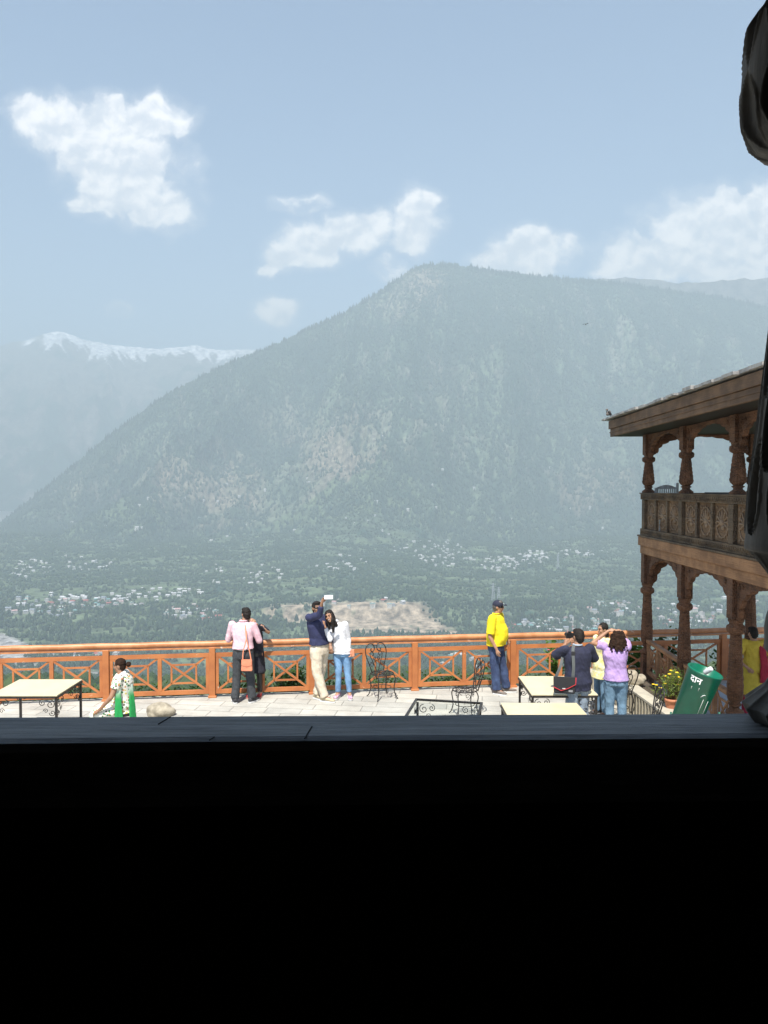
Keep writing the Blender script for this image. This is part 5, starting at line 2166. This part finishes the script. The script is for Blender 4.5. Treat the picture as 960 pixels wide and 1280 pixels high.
# ---- 2. woman in dark clothes facing him
drk = cloth('dark_navy_kurta', (.018, .018, .028), (.010, .010, .016))
o2 = at_px(317, 14.12)
p2 = person('woman in dark clothes and red shoes behind the pink shirted man, arm raised', o2, 0, 1.58, w=.92, head=(-.12, 0, 0), chest=(-.02, 0),
            arms=dict(L=((.275, -.10, 1.22), (.085, -.34, 1.40)), R=((-.2, 0, 1.05), (-.16, -.2, .98))),
            hand_dir=dict(L=((-.5, -.3, .8), (-.6, .5, 0), .6)),
            top=dict(m=drk, name='kurta', sleeve=1.9, hem=-.42, flare=.06, folds=.012, r=(.06, .046)),
            bottom=dict(m=blk, r=(.08, .062, .05)), shoe=(cloth('red_shoe', (.35, .03, .03)), cloth('red_sole', (.5, .25, .22))), skin=skin_m)
short_hair(p2)
b = MB()
loft(b, [(Vector((.10, .02, z)), wd, .05, (1, 0, 0)) for z, wd in ((.42, .09), (.6, .085), (.9, .06), (1.2, .05))])
remesh(b, 'shawl', drk, p2['root'], .011, 1, .012, 16)
b = MB()
b.tube([p2['arms']['L'][1] + Vector((.028 * math.cos(a), .02 * math.sin(a), .0 + .012 * math.cos(a))) for a in np.linspace(0, 2 * PI, 15)[:-1]], .006, 6, closed=True)
b.build('bracelet', mat('orange_bangle', (.7, .25, .1), rough=.3), p2['root'])

# ---- 3. tall man taking the selfie
navy = cloth('navy_shirt', (.030, .035, .095), (.020, .024, .065))
beige = cloth('beige_chinos', (.66, .57, .44), (.56, .48, .36))
o3 = at_px(399, 13.88)
p3 = person('tall man in navy shirt and beige trousers holding a phone up for a selfie', o3, 48, 1.80, w=.98, pelvis=(.0, 0), chest=(-.045, -.02), head=(-.01, 0, .0), hyaw=25, hpitch=-8,
            arms=dict(R=((.02, -.30, 1.60), (.075, -.40, 1.83)), L=((.19, .16, 1.20), (.20, -.08, 1.02))),
            hand_dir=dict(R=((.35, -.1, .9), (.7, -.5, 0), 1.0), L=((.15, -.3, -.7), (.3, .6, 0), .8)),
            legs=dict(R=((-.03, -.10, .50), (.10, -.12, .09), (.9, -.35, 0)), L=((.01, .07, .50), (-.055, .06, .09), (.7, -.6, 0))),
            top=dict(m=navy, sleeve=1.75, hem=.05, folds=.008, inf=.022, r=(.076, .058), collar=navy, seed=5),
            bottom=dict(m=beige, r=(.108, .084, .070), folds=.011), shoe=(cloth('tan_shoe', (.55, .46, .30)), wsole), skin=sunskin, shoulder_dz=(0, .05))
short_hair(p3)
b = MB()
loft(b, [(p3['P'] + Vector((0, 0, q)), .166, .128, p3['lat']) for q in (.062, .10)])
b.build('belt', blk, p3['root'])
b = MB()
hp_, hM = p3['hp'], p3['HM']
b.tube([hp_(x * .07, -.088 + .03 * abs(x) ** 2, .012) for x in (-1, -.7, -.3, 0, .3, .7, 1)], .009, 6)
b.build('sunglasses', eye_m, p3['root'])
ph_ = empty('phone', o3 + Vector((.20, -.46, 1.945)), 'white smartphone held up by the man in navy', 'phone', rz=R(12))
MB().box(-.078, .078, -.004, .004, -.037, .037).build('case', mat('white_phone_case', (.85, .86, .88), rough=.3), ph_, bevel=.004)
MB().box(-.070, .070, .0045, .0055, -.033, .033).build('screen', mat('phone_screen', (.02, .02, .025), rough=.1), ph_)

# ---- 4. woman in white beside him
jeansL = cloth('light_blue_jeans', (.20, .36, .56), (.13, .25, .42), scale=6)
o4 = at_px(426, 14.02)
p4 = person('smiling woman in white shirt and blue jeans leaning against the man in navy', o4, -12, 1.66, w=.90, pelvis=(.02, 0), chest=(-.075, -.01), head=(-.125, -.10, -.02), hyaw=-16, hroll=-20,
            arms=dict(R=((-.19, -.20, 1.12), (-.29, -.20, 1.37)), L=((.13, .02, 1.10), (.15, -.04, .90))),
            hand_dir=dict(R=((-.2, .1, .9), (-.6, .2, 0), 1.0)),
            legs=dict(R=((-.045, -.02, .47), (-.06, .0, .085), (-.25, -.9, 0)), L=((.12, -.02, .47), (.155, -.02, .085), (.15, -.9, 0))),
            top=dict(m=WHITE, sleeve=1.8, hem=-.06, flare=.02, folds=.009, inf=.022, r=(.070, .052), collar=WHITE, seed=7),
            bottom=dict(m=jeansL, name='jeans', r=(.094, .066, .050), folds=.008, short=.03), shoe=(cloth('pink_grey_trainer', (.42, .14, .27), (.55, .5, .55), scale=30), wsole), skin=skin_m)
b = MB()
h = p4['hell']
h(b, (0, .022, .040), (.084, .092, .088))
h(b, (.055, .02, -.03), (.038, .07, .10))
h(b, (-.055, .02, -.03), (.034, .06, .10))
h(b, (0, .06, -.06), (.075, .05, .12))
cap(b, p4['hp'](.05, -.02, -.08), p4['Nk'] + Vector((-.02, -.12, -.16)), .045, .02)
cap(b, p4['hp'](.04, .0, -.08), p4['Nk'] + Vector((.04, -.09, -.05)), .045, .03)
cap(b, p4['hp'](-.05, -.02, -.08), p4['Nk'] + Vector((-.09, -.11, -.10)), .035, .02)
remesh(b, 'hair', hair_m, p4['root'], .009, 2, .006, 30, (1.5, 1.5, .2), 3)
e = MB()
h(e, (0, -.090, -.053), (.016, .005, .005), 10, 6)
e.build('teeth', teeth_m, p4['body'])
# small tan bag at her hip
b = MB()
b.prism([(-.05, 0), (.05, 0), (.045, .13), (-.045, .13)], -.025, .025, 'XZ')
o = b.build('handbag', bagm, bevel=.01)
o.location = o4 + Vector((.20, -.06, .78))
tag(o, 'tiny tan handbag at the right hip of the woman in white', 'bag')

# ---- 5. man in yellow polo and cap
yel = cloth('yellow_polo', (.86, .70, .015), (.78, .60, .01))
jd = cloth('dark_blue_jeans', (.045, .075, .16), (.022, .035, .085), scale=7, wear=((.16, .22, .33), .33, 9))
o5 = at_px(623, 14.38)
p5 = person('stout man in a yellow polo, blue jeans and navy cap standing by the railing', o5, 62, 1.74, w=1.08, depth=1.12, belly=.055, pelvis=(-.03, 0), chest=(-.035, 0), head=(.03, 0, .0), hyaw=68, hpitch=2,
            arms=dict(R=((-.175, -.22, 1.10), (-.06, -.27, .88)), L=((.12, .22, 1.16), (.20, .14, .98))),
            hand_dir=dict(R=((.18, -.05, -.9), (.6, .5, 0), .6), L=((.3, .0, -.6), (-.5, .2, -.3), .6)),
            legs=dict(R=((-.06, -.10, .48), (-.03, -.13, .085), (.9, -.55, 0)), L=((.10, .06, .48), (.17, .02, .085), (.95, .05, 0))),
            top=dict(m=yel, sleeve=.85, hem=-.03, folds=.007, inf=.022, r=(.082, .072), collar=yel, seed=4),
            bottom=dict(m=jd, name='jeans', r=(.108, .086, .080), folds=.011), shoe=(cloth('taupe_shoe', (.18, .15, .13)), wsole), skin=skin_m)
short_hair(p5, mat('greying_hair', (.12, .11, .10), rough=.6))
b = MB()
capm = cloth('navy_cap', (.020, .023, .045))
p5['hell'](b, (0, .012, .050), (.088, .102, .082), 20, 12)
r_ = remesh(b, 'cap', capm, p5['root'], .009, 1)
v_ = MB()
pts = []
for a in np.linspace(-1.15, 1.15, 13):
    pts.append((math.sin(a) * .078, -.075 - math.cos(a) * .085))
vs = [p5['hp'](x, y, z + (-.10 * (-y - .07) if y < -.07 else 0)) for z in (.052, .060) for (x, y) in pts]
v_.add(vs, [tuple(range(13)), tuple(range(25, 12, -1))] + [(j, j + 1, 14 + j, 13 + j) for j in range(12)])
v_.build('visor', capm, r_)
e = MB()
for (x, y, z) in ((.05, -.082, .075),):
    e.ell(p5['hp'](.0, -.092, .072), (.008, .008, .008), 8, 6)
e.build('badge', wsole, r_)
b = MB()
b.tube([p5['hp'](x * .072, -.093 + .055 * abs(x) ** 2, .010) for x in (-1, -.75, -.35, 0, .35, .75, 1)], .013, 8)
b.build('sunglasses', eye_m, p5['root'])

# ---- 6. photographer
npolo = cloth('dark_navy_polo', (.022, .025, .055), (.014, .016, .036))
pj = cloth('pale_grey_jeans', (.30, .36, .42), (.22, .27, .33), scale=7)
o6 = at_px(724, 11.55)
p6 = person('man in a dark navy polo and pale jeans photographing with his back turned', o6, 192, 1.72, w=1.14, depth=1.05, head=(.03, .05, -.01), chest=(-.005, .02), hyaw=200, hpitch=6,
            arms=dict(L=((-.33, .12, 1.29), (-.12, .32, 1.42)), R=((.30, .16, 1.22), (.06, .36, 1.46))),
            hand_dir=dict(L=((.3, .35, .7), (.3, .4, .3), .9), R=((-.7, .2, .4), (-.2, .5, -.3), .9)),
            top=dict(m=npolo, sleeve=.95, hem=-.12, folds=.008, inf=.020, r=(.080, .068), collar=cloth('grey_blue_collar', (.35, .42, .50)), seed=9),
            bottom=dict(m=pj, name='jeans', r=(.108, .086, .078), folds=.010), shoe=(dsh, wsole), skin=sunskin)
short_hair(p6)
cm = mat('camera_black', (.012, .012, .013), rough=.4)
ca_s = .82
ca = empty('camera', o6 + Vector((-.035, .40, 1.555)), 'black camera held to the eye by the photographer', 'camera', rz=R(12))
ca.scale = (ca_s,) * 3
MB().box(-.07, .07, -.03, .03, -.05, .05).build('camera_body', cm, ca, bevel=.01)
MB().box(-.028, .028, -.028, .02, .051, .078).build('viewfinder', cm, ca, bevel=.006)
b = MB()
b.lathe([(.036, 0), (.036, .06), (.04, .065), (.04, .11), (.034, .112)], 20, (0, .028, 0), M=Matrix.Rotation(R(-90), 4, 'X'))
b.build('lens', cm, ca)
mb_ = empty('messenger_bag', o6 + Vector((-.24, -.16, .80)), 'black messenger bag with red trim hanging at the photographer left hip', 'bag', rz=R(-12))
bkm = cloth('black_nylon', (.022, .022, .025))
redm = cloth('red_piping', (.60, .03, .04))
MB().box(-.155, .155, -.055, .055, 0, .235).build('bag_body', bkm, mb_, bevel=.02)
b = MB().prism([(-.16, .10), (-.162, .255), (.162, .255), (.16, .15), (.05, .085), (-.05, .05)], -.068, -.057, 'XZ')
fl__ = b.build('flap', bkm, mb_, bevel=.003)
b = MB()
b.tube([(-.162, -.069, .10), (-.05, -.069, .048), (.05, -.069, .083), (.163, -.069, .15), (.165, -.069, .252)], .0055, 6)
b.build('piping', redm, fl__)
b = MB()
b.box(-.03, .012, -.072, -.069, .075, .088)
b.build('label_patch', wsole, fl__)
b = MB().box(.06, .12, -.059, -.056, .03, .06).build('buckle', mat('grey_plastic', (.25, .25, .26), rough=.5), mb_)
sg = cloth('grey_webbing', (.10, .11, .11))
b = MB()
strap(b, [(.12, -.03, .22), (.13, -.035, .42), (.12, -.01, .62), (.13, .08, .71)], .045, .008, (0, 1, .2))
b.build('strap', sg, mb_)
b = MB().box(.098, .156, -.03, .0, .57, .63).build('shoulder_pad', bkm, mb_, bevel=.008)
b = MB()
strap(b, [(-.13, .03, .22), (-.06, .06, .38), (.0, .2, .60), (.10, .24, .70)], .04, .008, (0, 1, 0))
b.build('strap', sg, mb_)

# ---- 7. woman in lilac
lil = cloth('lilac_shirt', (.47, .33, .62), (.40, .27, .54))
jb = cloth('washed_blue_jeans', (.16, .27, .38), (.10, .18, .27), scale=6, wear=((.32, .42, .5), .3, 7))
o7 = at_px(772, 12.0)
p7 = person('curly haired woman in lilac top and blue jeans with both hands on her head', o7, 172, 1.62, w=1.06, depth=1.1, chest=(-.02, .0), pelvis=(.0, 0), head=(.04, .0, -.01), hyaw=180, hpitch=4,
            arms=dict(L=((-.345, .06, 1.415), (-.115, .06, 1.60)), R=((.22, .22, 1.44), (.11, .06, 1.59))),
            hand_dir=dict(L=((.7, .0, .25), (0, .1, -1), .6), R=((-.6, .0, .2), (0, .1, -1), .6)),
            top=dict(m=lil, sleeve=.62, hem=-.03, folds=.012, inf=.016, r=(.075, .066), seed=6),
            bottom=dict(m=jb, name='jeans', r=(.112, .084, .066), folds=.010), shoe=(dsh, wsole), skin=skin_m, shoulder_dz=(.03, .03))
curl = mat('dark_brown_curls', (.035, .018, .011), (.016, .009, .006), rough=.85, scale=30, spec=.15)
b = MB()
h = p7['hell']
h(b, (0, .03, .035), (.100, .100, .090))
h(b, (0, .07, -.07), (.135, .085, .125))
rg = random.Random(31)
for i in range(190):
    a, z = rg.uniform(-2.2, 2.2), rg.uniform(-.21, .11)
    f_ = 1 if z < 0 else max(.25, 1 - (z / .125) ** 2)
    r_ = (.115 + .045 * max(0, -z / .2)) * f_ ** .5
    h(b, (math.sin(a) * r_, .035 + math.cos(a) * r_ * .8, z), (.018 * rg.uniform(.7, 1.2),) * 2 + (.026 * rg.uniform(.7, 1.2),), 7, 5)
remesh(b, 'hair', curl, p7['root'], .008, 1, .006, 34, (1, 1, 1), 5)

# ---- 8. girl in yellow
yf = cloth('yellow_floral', (.72, .62, .22), (.80, .76, .52), scale=16)
o8 = at_px(754, 12.9)
p8 = person('dark haired woman in pale yellow top facing left beyond the lilac shirted woman', o8, -70, 1.58, w=.92, chest=(0, 0), head=(.02, 0, 0), hyaw=-72, hpitch=4,
            arms=dict(L=((.02, -.20, 1.12), (.10, -.22, .98)), R=((-.05, .18, 1.08), (-.2, .1, 1.0))),
            top=dict(m=yf, sleeve=.7, hem=-.22, flare=.03, folds=.010, inf=.02, r=(.068, .06), seed=8),
            bottom=dict(m=jb, name='jeans', r=(.09, .066, .055)), shoe=(dsh, wsole), skin=skin_m)
b = MB()
h = p8['hell']
h(b, (0, .022, .040), (.084, .094, .088))
h(b, (0, .055, -.03), (.078, .060, .11))
cap(b, p8['hp'](0, .06, -.08), p8['Nk'] + Vector((.08, .0, -.10)), .055, .03)
remesh(b, 'hair', hair_m, p8['root'], .009, 2, .006, 30, (1.5, 1.5, .2), 3)

# ---- 9. woman in yellow kurta and red dupatta under the pavilion
ky = cloth('mustard_kurta', (.62, .46, .05), (.54, .38, .04))
rdup = cloth('crimson_dupatta', (.40, .02, .04), (.30, .012, .03))
o9 = at_px(943, 12.3) + Vector((0, 0, .135))
p9 = person('woman in mustard kurta and crimson dupatta with hand on hip inside the pavilion', o9, 168, 1.50, w=.88, depth=1.0, chest=(.03, .0), head=(-.02, 0, -.02), hyaw=190, hpitch=10,
            arms=dict(L=((-.30, -.06, 1.0), (-.135, -.13, .86)), R=((.28, 0, 1.0), (.3, .1, .8))),
            top=dict(m=ky, name='kurta', sleeve=.8, hem=-.45, flare=.05, folds=.011, inf=.02, r=(.072, .062), seed=10),
            bottom=dict(m=rdup, r=(.085, .065, .05)), shoe=(dsh, dsh), skin=skin_m)
short_hair(p9)
b = MB()
loft(b, [(Vector((x_, y_, z)), w_, .018, (1, .12, 0)) for z, x_, y_, w_ in ((.62, .13, -.15, .085), (.8, .125, -.15, .07), (.98, .12, -.145, .06), (1.12, .11, -.13, .05), (1.22, .10, -.09, .045), (1.27, .09, -.03, .04))])
remesh(b, 'dupatta', rdup, p9['root'], .009, 1, .010, 24, (1.6, 1.6, .15))

# ---- 10. seated woman in the sari
m, t, bs = base('printed_cotton', .85)
tc = t.node('ShaderNodeTexCoord')
vo = t.node('ShaderNodeTexVoronoi')
vo.inputs['Scale'].default_value = 26
t.l.new(tc.outputs['Object'], vo.inputs['Vector'])
dots = t.smooth(vo.outputs['Distance'], .50, .36)
pc = t.ramp(t.math('FRACT', t.math('MULTIPLY', t.vmath('DOT_PRODUCT', vo.outputs['Color'], (1, 1, 1)), 1.7)), [(.0, (.06, .22, .08)), (.35, (.10, .08, .05)), (.6, (.55, .25, .10)), (.8, (.60, .50, .12))], 'CONSTANT')
t.l.new(t.mix(dots, (.74, .72, .62), pc), bs.inputs['Base Color'])
m, t, bs = base('green_white_dupatta', .75)
tc = t.node('ShaderNodeTexCoord')
sp = t.node('ShaderNodeSeparateXYZ')
t.l.new(tc.outputs['Object'], sp.inputs[0])
t.l.new(t.mix(t.smooth(t.math('ADD', sp.outputs[2], t.math('MULTIPLY', t.noise(tc.outputs['Object'], 14, 3), .06)), .98, .72), (.78, .80, .74), (.01, .27, .06)), bs.inputs['Base Color'])
o10 = at_px(150, 11.6)
p10 = person('seated woman in printed white and green sari, hair in a bun, facing left', o10, -88, 1.56, w=1.0, depth=1.3, seat=.46, chest=(.01, 0), head=(-.03, 0, -.01), hyaw=-92, hpitch=6,
             arms=dict(L=((-.08, -.25, .74), (-.27, -.22, .54)), R=((-.05, .22, .76), (-.28, .15, .56))),
             hand_dir=dict(L=((-.8, .05, -.5), (0, .2, -.9), .5)),
             legs=dict(L=((-.36, -.12, .44), (-.40, -.13, .09), (-1, 0, 0)), R=((-.36, .12, .44), (-.40, .13, .09), (-1, 0, 0))),
             top=dict(m=MATS['printed_cotton'], name='blouse', sleeve=.55, hem=-.10, flare=.03, folds=.006, inf=.016, r=(.075, .072), seed=12),
             bottom=dict(m=MATS['printed_cotton'], name='skirt', r=(.105, .10, .12), folds=.01), shoe=(dsh, dsh), skin=sunskin)
b = MB()
h = p10['hell']
h(b, (0, .022, .038), (.082, .094, .088))
h(b, (0, .05, -.02), (.07, .055, .07))
remesh(b, 'hair', curl, p10['root'], .008, 2, .005, 40, (1, 1, 1), 4)
b = MB()
h(b, (0, .155, .005), (.044, .042, .046))
remesh(b, 'hair_bun', curl, p10['root'], .007, 1, .006, 50, (1, 1, 1), 2)
b = MB()
loft(b, [(Vector((x_, y_, z)), w_, .014, (1, .12, 0)) for z, x_, y_, w_ in ((.28, .02, -.215, .075), (.45, .02, -.215, .065), (.6, .015, -.212, .052), (.75, .01, -.208, .042), (.88, .005, -.20, .036), (.95, .0, -.17, .034))])
loft(b, [(Vector((x_, y_, z)), w_, .014, (.5, .85, 0)) for z, x_, y_, w_ in ((.28, .20, -.10, .075), (.5, .185, -.09, .065), (.7, .17, -.07, .05), (.88, .14, -.05, .04), (.97, .09, -.03, .035))])
b.tube([(.0, -.15, .92), (.02, -.10, 1.02), (.05, .0, 1.04)], [.04, .045, .04], 10)
remesh(b, 'dupatta', MATS['green_white_dupatta'], p10['root'], .009, 1, .008, 20, (1.6, 1.6, .15), 6)
